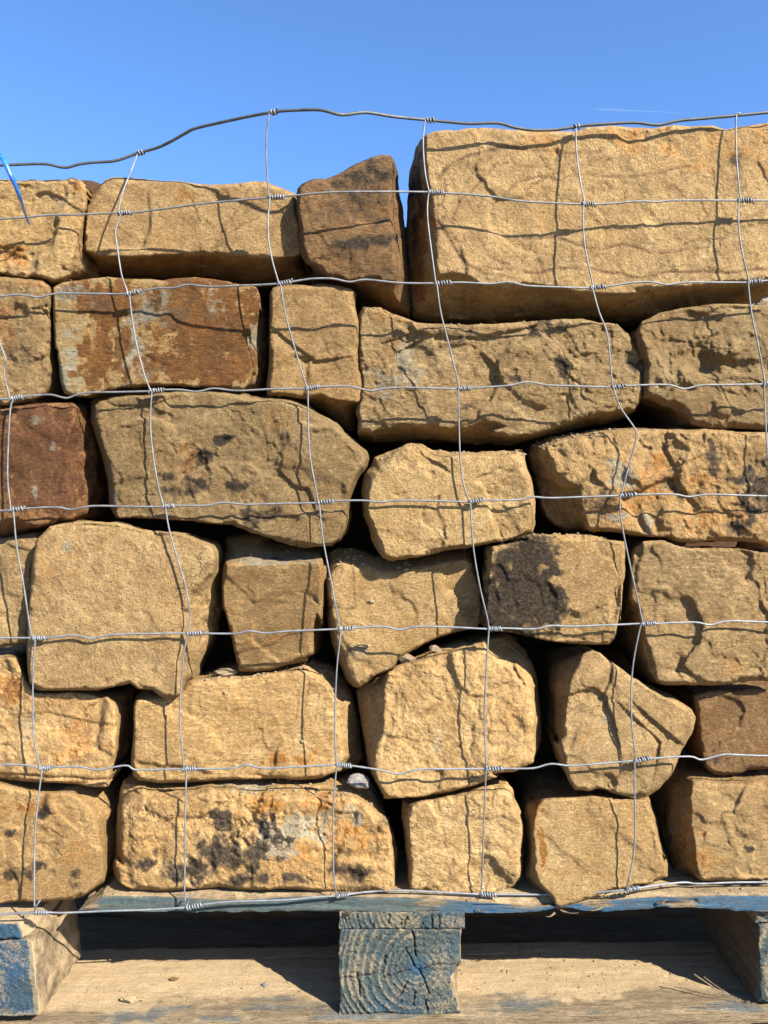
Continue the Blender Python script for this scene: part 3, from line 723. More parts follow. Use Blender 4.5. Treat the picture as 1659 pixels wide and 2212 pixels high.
add('C 1160,560 1180,530 1300,520 1450,510 1659,485 1770,480 1780,1025 1659,1020 1540,1025 1490,1048 1400,1056 1310,1048 1270,1018 1240,950 1200,925 1180,860 1190,740 1180,620',
    'C 1210,575 1300,552 1450,545 1659,530 1800,520 1800,1029 1659,1024 1540,1029 1490,1052 1400,1060 1320,1052 1285,1010 1262,920 1240,850 1228,740 1215,640',
    .038, 'dusky brown stone at the right edge, next to the five-sided stone', 'brown', 24, rough=.6, side=.06, grain=1.2, group=G_TOP, stains=[(DK, 1550, 1640, 30, 12, 0, .3), (RU, 1530, 1560, 60, 40, 0, .2)])
# ---- bottom row
add('A -70,1085 0,1092 150,1127 250,1147 400,1150 500,1165 590,1200 640,1300 648,1450 650,1600 D 1030,60 1020,200 995,300 960,340 880,395 800,450 700,480 600,485 480,500 300,500 180,490 0,515 -100,520',
    'A -90,1100 0,1108 150,1140 250,1160 400,1180 500,1205 540,1240 570,1310 595,1400 612,1550 D 965,60 975,180 965,290 930,340 880,385 800,445 700,475 600,485 480,502 300,503 180,494 0,518 -130,524',
    .0075, 'bright sandy stone at the bottom left corner with ochre and violet flecks', 'gold', 25, rough=1.25, side=.03, group=G_TOP, rnd=8,
    stains=[(RU, 60, 1745, 50, 12, 5, .42), (RU, 150, 1850, 60, 40, 20, .24), (DK, 22, 1800, 20, 8, 0, .45), (DK, 95, 1750, 14, 12, 0, .4), (DK, 60, 1880, 40, 16, 0, .38), (DK, 15, 1890, 20, 14, 0, .36), (DK, 165, 1890, 12, 26, 30, .35)],
    bumps=[(105, 1830, 20, 30, 0, -.006), (170, 1800, 26, 50, 0, .004)])
add('A 695,1400 705,1300 722,1150 745,1085 800,1095 950,1108 1140,1115 1250,1100 1400,1096 1500,1100 1659,1096 B 150,1090 250,1100 350,1105 500,1110 600,1130 680,1160 760,1230 830,1330 865,1420 875,1520 877,1659 F 905,20 908,200 912,330 900,388 860,402 800,414 600,398 560,396 400,405 200,402 0,384 E 1300,378 1050,392 880,388 660,357 430,378 200,396 50,400 0,388 D 1500,390 1250,380 1150,350 1100,290 1075,200 1060,100 A 692,1560',
    'A 730,1400 728,1320 735,1240 770,1222 850,1212 1000,1200 1140,1185 1260,1150 1400,1150 1600,1200 B 0,1200 150,1190 300,1180 400,1200 560,1190 640,1190 700,1230 760,1300 820,1345 845,1430 858,1520 862,1659 F 880,60 882,200 888,320 880,385 800,418 600,402 560,400 400,409 200,406 0,388 E 1300,382 1050,396 880,392 660,361 430,382 200,400 50,404 0,392 D 1500,394 1250,386 1165,352 1130,290 1110,200 1100,100 A 745,1600 735,1500',
    .010, 'long knobbly ochre stone covered in dark lichen-like patches, in the bottom row', 'gold', 26, rough=1.5, side=.04, group=G_TOP, rust=.15, rnd=8,
    stains=[(DK, 480, 1770, 26, 22, 0, .7), (DK, 550, 1840, 40, 36, 30, .66), (DK, 470, 1840, 40, 34, 0, .55), (DK, 400, 1880, 40, 24, 0, .5), (DK, 310, 1865, 22, 14, 0, .55), (DK, 600, 1790, 50, 12, 55, .5), (DK, 760, 1880, 40, 24, 0, .36), (DK, 640, 1900, 40, 12, 0, .4), (DK, 520, 1900, 50, 12, 0, .42), (DK, 820, 1775, 22, 12, 0, .33), (DK, 330, 1830, 14, 20, 0, .35),
            (PL, 600, 1820, 24, 50, -40, .72), (PL, 640, 1790, 36, 26, 0, .6), (PL, 700, 1780, 30, 40, 0, .45), (PL, 530, 1700, 60, 10, 0, .5), (PL, 760, 1760, 20, 40, -30, .4), (RU, 560, 1740, 44, 26, 0, .42), (RU, 770, 1800, 44, 30, 0, .32), (RU, 710, 1730, 60, 16, 0, .34), (RU, 650, 1850, 40, 26, 0, .26)],
    bumps=[(330, 1720, 16, 14, 30, .007), (598, 1810, 14, 60, -38, .013), (570, 1790, 12, 44, -38, -.010), (345, 1850, 12, 30, 0, -.008), (780, 1850, 56, 10, 5, -.007), (770, 1870, 50, 12, 5, .007), (690, 1790, 20, 30, 0, -.006), (480, 1800, 22, 22, 0, -.007), (540, 1850, 30, 24, 20, .007), (430, 1830, 20, 26, 0, .006), (640, 1740, 60, 12, 0, .006), (800, 1760, 20, 40, -20, .006)])
add('B 918,1260 922,1212 1000,1207 1100,1187 1200,1160 1300,1140 1400,1118 1480,1108 1545,1102 1580,1150 1612,1220 1640,1282 1655,1380 1642,1500 1645,1600 G 700,20 695,150 680,280 620,350 530,400 400,420 300,430 F 1500,430 1380,440 1280,430 1240,400 1190,385 1150,395 1030,390 1015,300 1018,100 B 945,1600 935,1450 922,1330',
    'B 955,1290 970,1245 1020,1225 1100,1205 1200,1182 1300,1172 1400,1165 1480,1160 1545,1160 1570,1200 1600,1260 1622,1310 1640,1400 1630,1500 1632,1600 G 680,20 675,150 660,280 600,345 520,398 400,424 300,434 F 1500,434 1380,444 1280,434 1240,404 1190,389 1150,399 1045,392 1040,300 1043,100 B 965,1600 962,1450 960,1350',
    .018, 'squarish bright tan stone standing on the pallet above the centre block', 'gold', 27, rough=1.05, side=.03, grain=1.3, group=G_TOP, rnd=6, mott=.5,
    bumps=[(1030, 1860, 18, 26, 20, -.006), (1100, 1800, 20, 14, 0, -.003), (985, 1880, 12, 20, 0, .005)])
add('C 178,1275 202,1222 262,1185 330,1165 400,1165 600,1150 700,1158 850,1190 940,1186 962,1240 987,1310 1010,1450 1052,1590 H 705,40 712,130 712,265 660,285 590,300 550,330 400,340 310,370 150,400 50,430 G 1500,430 1340,462 1150,530 1060,552 980,540 900,520 850,455 800,405 720,335 690,250 695,100 C 182,1640 193,1500',
    'C 245,1330 265,1250 300,1212 400,1196 600,1186 700,1190 850,1205 925,1200 945,1250 970,1320 992,1450 1030,1590 H 690,40 700,130 702,255 655,275 588,296 545,326 400,338 310,372 150,404 50,434 G 1500,434 1340,466 1150,534 1060,556 1000,548 985,470 930,400 850,330 800,200 795,40 C 240,1640 248,1500 242,1400',
    .0125, 'squarish tan stone reaching lower over the front edge of the pallet than any other', 'gold', 28, rough=.8, side=.05, grain=1.1, group=G_TOP, mott=.7, rnd=6, tilt=(0, .15), ymin=.0035,
    stains=[(RU, 1172, 1810, 7, 50, 0, .6), (RU, 1160, 1740, 14, 60, 0, .3)], bumps=[('C', '290,1260', 14, 30, 20, -.005)])
add('C 1038,1300 1055,1160 1082,1095 1150,1040 1250,1020 1400,1030 1659,1020 1770,1020 1780,1400 H 1800,280 1659,293 1400,298 1150,303 1000,303 900,283 800,220 752,190 760,90 C 1092,1600 1062,1500 1045,1400',
    'C 1190,1300 1188,1180 1205,1100 1300,1105 1400,1108 1659,1098 1800,1095 1800,1400 H 1830,290 1659,297 1400,302 1150,307 1030,307 985,240 985,100 C 1222,1600 1215,1450 1200,1380',
    .016, 'brownish tan block at the bottom right corner with an angled left flank', 'tan', 29, rough=1.0, side=.06, group=G_TOP, mott=1.2, rnd=6,
    stains=[(RU, 1500, 1840, 60, 60, 0, .3), (DK, 1612, 1832, 12, 8, 0, .5), (RU, 1480, 1730, 20, 60, 0, .25)], veins=[('C 1370,1350 1380,1285 1490,1280 1510,1340', 3.5, .5)],
    bumps=[('C', '1410,1220', 20, 14, 0, -.005), ('C', '1540,1390', 18, 10, 0, .005)])
# ------------------------------------------------------------------ stones behind the front row
def rough_block(cx, cy, z0, sx, sy, sz, seed, label):
    n = 12
    co, fc = [], []
    g = np.linspace(-1, 1, n)
    for ax in range(3):
        for s in (-1, 1):
            b = len(co)
            for a in g:
                for c_ in g:
                    p = [0, 0, 0]; p[ax] = s; p[(ax + 1) % 3] = a * s; p[(ax + 2) % 3] = c_
                    co.append(p)
            for i in range(n - 1):
                for j in range(n - 1):
                    fc.append((b + i * n + j, b + (i + 1) * n + j, b + (i + 1) * n + j + 1, b + i * n + j + 1))
    co = np.array(co, float)
    q = np.sign(co) * np.abs(co)
    l = np.power((np.abs(co) ** 7).sum(1), 1 / 7.)
    q = co / l[:, None]
    q = q * np.array([sx, sy, sz]) / 2
    w_ = q + seed
    for k in range(3):
        q[:, k] += fbm(w_ * 14, seed + k, 4) * .016
    q += np.array([cx, cy, z0 + sz / 2])
    o = mesh_obj('stone', q, fc, BACKM[seed % 3], origin=(cx, cy, z0))
    tag(o, label, 'stone', 'sandstone blocks behind the front row')
    return o

BACKM = [stone_mat('sandstone', 'tan', 51), stone_mat('sandstone', 'olive', 52), stone_mat('sandstone', 'brown', 53)]
DECKZ = P(0, 1935, .008).z
rb = random.Random(5)
HID = 'dusty sandstone block in the shadow behind the front row of stones'
for r in range(4):
    x = -.62 + (r % 2) * .08
    k = 0
    while x < .55:
        wd = rb.uniform(.19, .27)
        hz = .185
        rough_block(x + wd / 2, rb.uniform(.36, .385), DECKZ + r * hz + .001, wd + .006, .26, hz + .004, 100 + r * 10 + k, HID)
        x += wd
        k += 1
x = -.60
for k in range(5):
    wd = rb.uniform(.21, .27)
    rough_block(x + wd / 2, .37, DECKZ + 4 * .185, wd + .006, .26, .122, 180 + k, HID)
    x += wd
rough_block(P(150, 500, .34).x, .37, P(150, 610, .34).z - .03, .19, .2, .165, 160, 'maroon stone, only a corner showing between the two leftmost stones of the top row')

# ------------------------------------------------------------------ wire mesh
def wire_mat(name, c, seed):
    n = NT(name)
    v = n.mapping(loc=(seed, 0, 0))
    a = n.noise(v, 90, 4, .6)
    b = n.noise(v, 600, 3, .6)
    col = n.mix(n.ramp(a, .35, .7), c, tuple(x * .62 for x in c))
    col = n.mix(n.ramp(b, .55, .8, 0, .5), col, (.15, .145, .135))
    n.put(n.b.inputs['Base Color'], col)
    n.b.inputs['Metallic'].default_value = .35
    n.put(n.b.inputs['Roughness'], n.ramp(b, .3, .7, .48, .68))
    n.put(n.b.inputs['Normal'], n.bump(b, .0003, .5))
    return n.m
WM = wire_mat('galvanised wire', (.185, .192, .200), 1)
WM2 = wire_mat('dull thick galvanised wire', (.075, .082, .086), 2)
WM3 = wire_mat('bright galvanised wire', (.195, .208, .225), 3)

fence = empty('wire_mesh', (0, 0, 0.17))
tag(fence, 'galvanised farm fence wire mesh wrapped round the front of the stacked stones', 'wire mesh')

def W(s, y):
    """y may be a number or a list of (px, y) stops"""
    p = T(s)
    out = []
    for (px, py) in p:
        yy = y if not isinstance(y, list) else float(np.interp(px, [a for a, _ in y], [b for _, b in y]))
        out.append(np.array(P(px, py, yy)))
    return out

ROWY = [
    [(-60, .012), (297, .022), (345, .017), (410, .000), (583, -.031), (720, -.042), (830, -.018), (922, .002), (1250, .010), (1597, .008), (1700, .008)],
    [(-60, -.003), (265, .003), (583, -.012), (750, -.025), (930, -.004), (1260, -.003), (1597, .001), (1700, 0)],
    [(-60, -.006), (276, -.002), (602, -.020), (941, -.014), (1281, -.004), (1618, 0), (1700, 0)],
    [(-60, 0), (324, 0), (663, 0), (992, 0), (1323, 0), (1650, 0)],
    [(-60, 0), (2000, 0)], [(-60, 0), (2000, 0)], [(-60, 0), (2000, 0)],
    [(-60, -.022), (75, -.022), (200, -.012), (402, -.004), (650, -.001), (728, .002), (790, .012), (1040, .014), (1200, .016), (1356, -.001), (1475, .022), (1700, .022)],
]
ROWS = [
    '-60,358 0,357 75,354 105,355 140,362 170,355 200,351 250,347 297,331 340,319 370,305 400,288 420,278 470,266 530,253 584,243 620,239 680,237 705,240 740,248 790,243 850,252 922,259 985,265 1020,267 1075,266 1110,275 1150,281 1200,280 1250,273 1290,269 1370,265 1420,270 1465,261 1520,256 1597,249 1659,243 1720,238',
    '-60,475 0,473 60,469 100,465 150,464 180,463 255,460 290,459 340,453 430,441 520,432 583,427 640,422 720,415 800,414 870,414 930,415 952,417 1000,419 1065,425 1129,435 1180,438 1258,441 1316,440 1373,435 1423,436 1455,433 1595,433 1659,433 1720,433',
    '-60,640 0,640 29,637 55,638 86,642 122,634 179,634 272,635 304,630 337,623 376,622 405,615 448,619 501,618 601,613 640,607 676,602 719,602 755,609 791,604 862,611 941,612 998,610 1059,613 1099,609 1137,617 1200,620 1276,622 1316,618 1362,611 1405,609 1441,615 1480,610 1550,610 1616,610 1659,606 1720,604',
    '-60,862 0,862 21,862 50,857 80,854 111,852.7 143,860 165,853 190,848 250,847 322,845 358,842 390,842 426,846 462,839 512,844 594,840 662,839 694,835.5 741,834 769,837 801,844 844,837.6 898,837.6 991,840 1023,837.6 1065,835.5 1104,832 1140,825 1183,832 1250,834 1323,836.6 1362,833 1441,831 1477,840 1516,832 1580,831 1652,830 1720,830',
    '-60,1102 0,1103 21,1101.6 50,1098.7 122,1095.5 154,1100.5 200,1093 280,1094 351,1094.4 380,1092 444,1092 483,1085.4 530,1089.7 594,1088 687,1086 712,1082.6 783,1081 819,1084.7 862,1081 940,1082 1016,1084 1038,1081 1119,1080 1151,1073.6 1190,1075.7 1270,1073 1341,1070.4 1366,1068.6 1452,1067.5 1487,1073 1530,1068 1600,1070 1659,1071.8 1720,1072',
    '-60,1378 0,1378 72,1378 104,1377.7 161,1372 197,1379 243,1371 320,1369 405,1367.7 430,1368 508,1368.6 537,1363 576,1367.6 612,1364 680,1361 733,1358.7 762,1357 826,1353 862,1360 905,1353 980,1355 1056,1358.7 1086,1357 1154,1358.7 1190,1351.5 1237,1353 1320,1350 1387,1347 1416,1347 1498,1344 1534,1349.7 1573,1341.5 1659,1344 1720,1345',
    '-60,1651 0,1651 64,1653.4 86,1659.5 115,1657.7 168,1656 211,1663 251,1656 276,1654 294,1663 350,1662 405,1660.5 426,1660.5 501,1659.5 533,1651.6 569,1659.5 650,1656 730,1652 755,1653.4 819,1663 862,1672 905,1662 980,1661 1052,1660.5 1090,1660 1151,1659.5 1190,1650 1233,1654 1300,1649 1373,1642.6 1398,1639 1487,1634 1516,1641 1563,1629.7 1600,1631 1659,1632.6 1720,1633',
    '-60,1978 0,1975 75,1970.6 107,1971 141,1971.7 228,1968 324,1965 404,1960 433,1954.7 493,1948 563,1945.6 620,1944 680,1938 728,1935 760,1931 800,1926 867,1923.6 950,1927 1040,1932 1081,1932 1161,1932.5 1260,1930 1356,1921.6 1409,1913.6 1475,1906 1509,1909 1590,1906 1659,1905.6 1720,1905',
]
ROWN = []
for i, (s, y) in enumerate(zip(ROWS, ROWY)):
    path = catmull(W(s, y), 4)
    r = .00175 if i == 0 else ((.00115 if i < 7 else .00115))
    co, fc = tube(path, r, 8)
    mesh_obj('line_wire', co, fc, WM2 if i == 0 else (WM3 if i in (5, 6, 7) else WM), origin=path[len(path) // 2], parent=fence)
    ROWN.append(path)

def rowpt(i, px):
    """point of line wire i at traced px"""
    best = None
    for p in ROWN[i]:
        q = CX + p[0] * FP / (D + p[1])
        if best is None or abs(q - px) < best[0]:
            best = (abs(q - px), p)
    return best[1]

COLS = [   # list of segments; each: start row, inner trace, end row, x at start, x at end
    [(2, 3, '12,775 9,790 10,815 21,858', 10, 21), (3, 4, '28,864 22,889 17,985 17,1043 23,1098', 27, 23), (4, 5, '29,1105 36,1179 50,1258 64,1351 70,1376', 29, 70),
     (5, 6, '76,1382 72,1439 71,1511 73.5,1593 86,1657', 75, 86), (6, 7, '91,1664 84,1715 76,1797 74,1890 74,1930 75,1959 78,1970', 91, 78)],
    [(0, 1, '296,336 283,370 269,405 260,434 256,458', 297, 257), (1, 2, '261,463 249.6,499 254,538 263,595 276,632', 261, 276), (2, 3, '280,638 285,685 297,753 311.6,808 324,842', 280, 324),
     (3, 4, '328,848 325,917 331,985 342,1050 353,1092', 328, 353), (4, 5, '358,1098 367,1150 390,1228 403,1275 410,1329 405,1364', 358, 405), (5, 6, '405,1372 397,1414 389.6,1511 389.6,1582 397,1656', 405, 398), (6, 7, '403,1664 400,1761 399,1890 399,1930 402,1957', 403, 403)],
    [(0, 1, '581,248 575,305 577,373 581,424', 582, 581), (1, 2, '583,431 579,474 581,524 590,570 602,611', 583, 602), (2, 3, '606,617 617,681 637,753 654,810 663,836', 606, 663),
     (3, 4, '665,844 666,928 670.7,992 679.7,1042 687.5,1085', 665, 688), (4, 5, '690,1092 697.6,1164 715.5,1257 731.6,1343 735,1356', 690, 735), (5, 6, '736,1366 728,1439 723.7,1529 723.7,1593 727,1650', 736, 727), (6, 7, '727,1657 721,1726 719,1797 721,1890 728,1936', 727, 728)],
    [(0, 1, '918,264 914,309 918,370 927,414', 920, 927), (1, 2, '925,424 923.4,467 930.5,531 941,609', 925, 941), (2, 3, '944,617 952,674 970,746 986,810 992,837', 944, 992),
     (3, 4, '990.5,844 992,935 995.5,1007 1004,1057 1014.6,1082', 991, 1015), (4, 5, '1016.4,1089 1022,1178 1036,1264 1052,1332 1056,1356', 1017, 1056), (5, 6, '1055.7,1366 1050,1450 1046.7,1546 1048.5,1618 1051,1659', 1056, 1051), (6, 7, '1050,1665 1045,1779 1042,1890 1039,1931', 1050, 1040)],
    [(0, 1, '1244,279 1246,334 1253,388 1262.5,438', 1246, 1262), (1, 2, '1260,445 1260,495 1265.5,545 1281.6,621', 1260, 1281), (2, 3, '1281.6,630 1294,674 1312,724 1320,803 1323.5,835', 1281, 1323),
     (3, 4, '1326,842 1340.7,881 1369,922 1375,939 1369,971 1357,1010 1343.5,1066', 1326, 1342), (4, 5, '1339,1075 1342.4,1128 1362,1225 1383.6,1322 1388,1345', 1340, 1388), (5, 6, '1383,1355 1369,1425 1363,1493 1365,1565 1373.6,1641', 1384, 1374), (6, 7, '1371,1649 1371,1743 1371,1815 1366,1863 1354,1920', 1371, 1354)],
    [(0, 1, '1590,255 1591,341 1598.5,431', 1592, 1599), (1, 2, '1595.6,438 1595,481 1602,538 1618,608', 1596, 1618), (2, 3, '1616.6,616 1623.7,678 1638,746 1652.5,828', 1616, 1652),
     (3, 4, '1650.6,836 1654,917 1659,992 1666,1068', 1651, 1667)],
]
rk = random.Random(11)
for cidx, col in enumerate(COLS):
    for (r0, r1, s, xa, xb) in col:
        a = rowpt(r0, xa); b = rowpt(r1, xb)
        pts = T(s)
        ys = [a[1] + (b[1] - a[1]) * (py - pts[0][1]) / (pts[-1][1] - pts[0][1]) for _, py in pts]
        mid = [np.array(P(px, py, yy - .0016)) for (px, py), yy in zip(pts, ys)]
        if s.startswith('12,775'):
            mid = [np.array(P(0, 740, -.002))] + mid
            mid = [np.array(P(-8, 700, -.002))] + mid
            head = []
        else:
            head = [a + np.array([0, .0024, .0008]), a + np.array([0, .0012, .0022]), a + np.array([0, -.0016, .0012])]
        tail = [b + np.array([0, -.0018, 0]), b + np.array([0, -.0008, -.0022]), b + np.array([0.001, .0020, -.0006])]
        path = catmull(head + mid + tail, 5)
        co, fc = tube(path, .00095, 7)
        mesh_obj('stay_wire', co, fc, WM if r1 < 6 else WM3, origin=path[len(path) // 2], parent=fence)
    # hinge knots: the stay's end wound round the line wire
    ks = {}
    for (r0, r1, s, xa, xb) in col:
        ks[r1] = xb
        if not s.startswith('12,775'):
            ks.setdefault(r0, xa)
    for r, x in ks.items():
        top = (r == 0)
        L = 15 if top else rk.uniform(25, 34)
        turns = 2.3 if top else rk.uniform(5.2, 6.2)
        if top:
            x = x - 4
        a = rowpt(r, x); b = rowpt(r, x + L)
        ax = (b - a); ax /= np.linalg.norm(ax)
        Lm = L * D / FP
        u = np.cross(ax, [0, 1, 0]); u /= np.linalg.norm(u)
        v = np.cross(ax, u)
        R0 = (.00175 if top else .00125) + .0010
        n_ = int(turns * 12)
        pth = []
        ph = rk.uniform(0, 6); kj = rk.uniform(.0, .035); kk = rk.uniform(-3, 3)
        for k in range(n_ + 1):
            t = k / n_
            an = ph + t * turns * 2 * math.pi
            rr = R0 + .00025 * math.sin(k * .37 + r + ph)
            c_ = a + ax * Lm * (t + kj * math.sin(k * .31 + ph)) + np.array([0, 0, .0004 * kk * (t - .5)])
            # follow the line wire
            pth.append(c_ + rr * (math.cos(an) * u + math.sin(an) * v))
        last = pth[-1]
        rad = (last - (a + ax * Lm)); rad /= np.linalg.norm(rad)
        if r == 7 and cidx in (0, 1):
            e0 = pth[0]
            pth = [e0 + np.array([.008, -.004, .017]), e0 + np.array([.003, -.003, .010])] + pth
        pth.append(last + rad * .0012 + ax * .0012)
        co, fc = tube(catmull(pth, 1), .00095, 7)
        mesh_obj('knot', co, fc, WM if r < 5 else WM3, origin=a, parent=fence)

# ------------------------------------------------------------------ pallet timber
def wood_mat(name, base, dark, dust=.5, endgrain=None, seed=0, axis='x', PSTR=.95):
    """attribute paint: R = paint cover, G = freshness of the paint, B = dust, A = cracks darkened for dirt and shade"""
    n = NT(name)
    sc_ = {'x': (1, 14, 14), 'y': (14, 1, 14), 'z': (1, 1, 1)}[axis]
    v = n.mapping(loc=(seed * 1.3, seed * .7, seed * 2.1), scale=sc_)
    v0 = n.mapping(loc=(seed * 1.3, seed * .7, seed * 2.1))
    g1 = n.noise(v, 14, 6, .65, .5)
    g2 = n.noise(v, 60, 4, .65)
    m = n.noise(v0, 26, 5, .6)
    f = n.noise(v0, 500, 3, .7)
    p, fr, du, cr = n.attr('paint')
    c = n.mix(n.ramp(g1, .3, .7), base, dark)
    fib = n.noise(n.mapping(loc=(seed, 2, 5), scale=tuple(x * 3.2 if x > 1 else 2.4 for x in sc_)), 16, 5, .7, .3)
    c = n.mix(n.ramp(g2, .50, .70, 0, .7), c, tuple(x * .45 for x in dark))
    c = n.mix(n.ramp(fib, .50, .66, 0, .75), c, tuple(x * .4 for x in dark))
    knots = n.noise(v0, 12, 5, .6)
    # paint with worn edges
    pm = n.math('ADD', p, n.math('MULTIPLY', n.math('SUBTRACT', n.noise(v, 30, 6, .68, .6), .5), 1.5))
    pm = n.math('MULTIPLY', n.ramp(pm, .42, .66), n.math('MULTIPLY', n.ramp(p, .02, .12), PSTR))
    pc = n.mix(fr, (.060, .095, .098), (.020, .092, .175))
    pc = n.mix(n.ramp(m, .35, .7, 0, .5), pc, (.065, .085, .088))
    c = n.mix(n.math('MULTIPLY', pm, n.ramp(fib, .68, .50, .25, 1)), c, pc)
    dm = n.math('ADD', du, n.math('MULTIPLY', n.math('SUBTRACT', n.noise(v0, 45, 6, .7), .5), 1.3))
    dmk = n.math('MULTIPLY', n.ramp(dm, .35, .85), n.ramp(du, .02, .15))
    dc = n.mix(n.ramp(f, .3, .7), (.27, .19, .105), (.40, .30, .175))
    dc = n.mix(n.ramp(n.noise(v0, 70, 6, .7), .45, .75, 0, .55), dc, (.19, .135, .075))
    dc = n.mix(n.ramp(knots, .52, .70, 0, .35), dc, (.34, .28, .18))
    c = n.mix(n.math('MULTIPLY', dmk, .92), c, dc)
    c = n.mix(n.math('MULTIPLY', cr, .85), c, (.03, .022, .016))
    n.put(n.b.inputs['Base Color'], c)
    n.b.inputs['Roughness'].default_value = .88
    n.b.inputs['Specular IOR Level'].default_value = .2
    b1 = n.bump(n.mix(dmk, fib, m), .0034, .9)
    b2 = n.bump(g2, .0014, .8, b1)
    b3 = n.bump(f, .0011, .8, b2)
    n.put(n.b.inputs['Normal'], b3)
    return n.m

def end_mat(name, seed):
    n = NT(name)
    v0 = n.mapping(loc=(seed * 1.3, seed * .7, seed * 2.1))
    m = n.noise(v0, 30, 5, .6)
    f = n.noise(v0, 950, 3, .7)
    f2 = n.noise(v0, 430, 4, .72)
    p, fr, du, cr = n.attr('paint')
    pc = n.mix(fr, (.042, .062, .062), (.014, .062, .120))
    pc = n.mix(n.ramp(m, .35, .7, 0, .6), pc, (.045, .062, .064))
    # sand caught in the rough end grain
    k = n.math('ADD', n.math('MULTIPLY', f2, .7), n.math('MULTIPLY', f, .5))
    k = n.math('ADD', k, n.math('MULTIPLY', n.math('SUBTRACT', du, .5), .62))
    c = n.mix(n.ramp(k, .60, .70, 0, .75), pc, (.235, .185, .115))
    c = n.mix(n.math('MULTIPLY', cr, .9), c, (.018, .014, .011))
    n.put(n.b.inputs['Base Color'], c)
    n.b.inputs['Roughness'].default_value = .85
    n.b.inputs['Specular IOR Level'].default_value = .25
    b1 = n.bump(f2, .0024, .9)
    b2 = n.bump(f, .0012, .9, b1)
    n.put(n.b.inputs['Normal'], b2)
    return n.m

WD = wood_mat('weathered pallet board', (.28, .21, .125), (.17, .125, .075), seed=1)
WDB = wood_mat('dusty pallet bottom board', (.28, .21, .125), (.17, .125, .075), seed=5, PSTR=.62)
WDK = wood_mat('inner board darkened for shade', (.085, .062, .040), (.05, .037, .024), seed=7)  # near-black base paints in the shade inside the pallet
WDY = wood_mat('weathered pallet bearer', (.17, .12, .072), (.10, .07, .042), seed=2, axis='y')  # base darkened to put shade into the right block's side
WE = end_mat('rough end grain with old paint', 3)

def timber(name, x0, x1, y0, y1, z0, z1, mats, parent, res=.003, paint=None, shape=None, yaw=0.0, wear=.002, seed=0, endres=None, label=None, fine=True):
    """a board or block; mats = (side material, end grain material or None)"""
    cx, cy, cz = (x0 + x1) / 2, (y0 + y1) / 2, z0
    L = np.array([x1 - x0, y1 - y0, z1 - z0])
    co, fc, fm = [], [], []
    base = 0
    for ax in range(3):
        for s in (0, 1):
            a1, a2 = (ax + 1) % 3, (ax + 2) % 3
            r_ = res
            if ax == 1 and s == 0 and endres:
                r_ = endres
            if not fine or (ax == 1 and s == 1):
                r_ = .02
            n1 = max(int(L[a1] / r_), 2) + 1
            n2 = max(int(L[a2] / r_), 2) + 1
            n1 = min(n1, 420); n2 = min(n2, 420)
            A, B = np.meshgrid(np.linspace(0, 1, n1), np.linspace(0, 1, n2), indexing='ij')
            p = np.zeros((n1 * n2, 3))
            p[:, ax] = s; p[:, a1] = A.ravel(); p[:, a2] = B.ravel()
            co.append(p)
            idx = np.arange(n1 * n2).reshape(n1, n2) + base
            q = np.stack([idx[:-1, :-1], idx[1:, :-1], idx[1:, 1:], idx[:-1, 1:]], -1).reshape(-1, 4)
            if s == 0:
                q = q[:, ::-1]
            fc += [tuple(t) for t in q.tolist()]
            fm += [1 if (mats[1] is not None and ax == 1) else 0] * len(q)
            base += n1 * n2
    u = np.vstack(co)
    P0 = u * L
    q = P0.copy()
    # worn rounded arrises
    dist = np.minimum(P0, L - P0)
    srt = np.sort(dist, axis=1)
    wn_ = np.clip(.4 + .9 * fbm((P0 + seed) * 60, seed, 3), .1, 2) * wear
    k = np.clip(1 - srt[:, 1] / (wn_ * 2.2), 0, 1) ** 2 * wn_ * .8
    dirn = np.sign(L / 2 - P0)
    near = dist <= (srt[:, 1] + 1e-9)[:, None]
    q = q + dirn * near * k[:, None]
    w3 = (P0 + seed * 1.7)
    long_ax = int(np.argmax(L))
    fr = np.array([40., 40., 40.]); fr[long_ax] = 6
    fr2 = np.array([260., 260., 260.]); fr2[long_ax] = 22
    for a_ in range(3):
        q[:, a_] += fbm(w3 * fr, seed + a_, 3) * .0016 * (wear / .002) + fbm(w3 * fr2, seed + 5 + a_, 2) * .0005
    q = q + np.array([x0, y0, z0])
    pa = np.zeros((len(q), 4)); pa[:, 2] = .5
    if shape is not None:
        q = shape(q, u)
    if paint is not None:
        paint(q, u, pa)
    if yaw:
        ca, sa = math.cos(yaw), math.sin(yaw)
        dx, dy = q[:, 0] - cx, q[:, 1] - cy
        q[:, 0] = cx + dx * ca - dy * sa
        q[:, 1] = cy + dx * sa + dy * ca
    o = mesh_obj(name, q, fc, [m for m in mats if m is not None], origin=(cx, cy, cz), parent=parent, fm=fm, colors={'paint': pa})
    if label: o['label'] = label
    return o

def zt(py, y): return CAMZ - (py - CY) * (D + y) / FP
def xt(px, y): return (px - CX) * (D + y) / FP

pallet = empty('pallet', (0, .4, .17))
tag(pallet, 'worn wooden pallet with flaking blue paint, carrying the stacked stones', 'pallet')

Z_DT = DECKZ
Z_DB = zt(1969, .008)
Z_SB = zt(2007, .008)
Z_BT = zt(2190, .008)
Z_BB = Z_BT - .0185

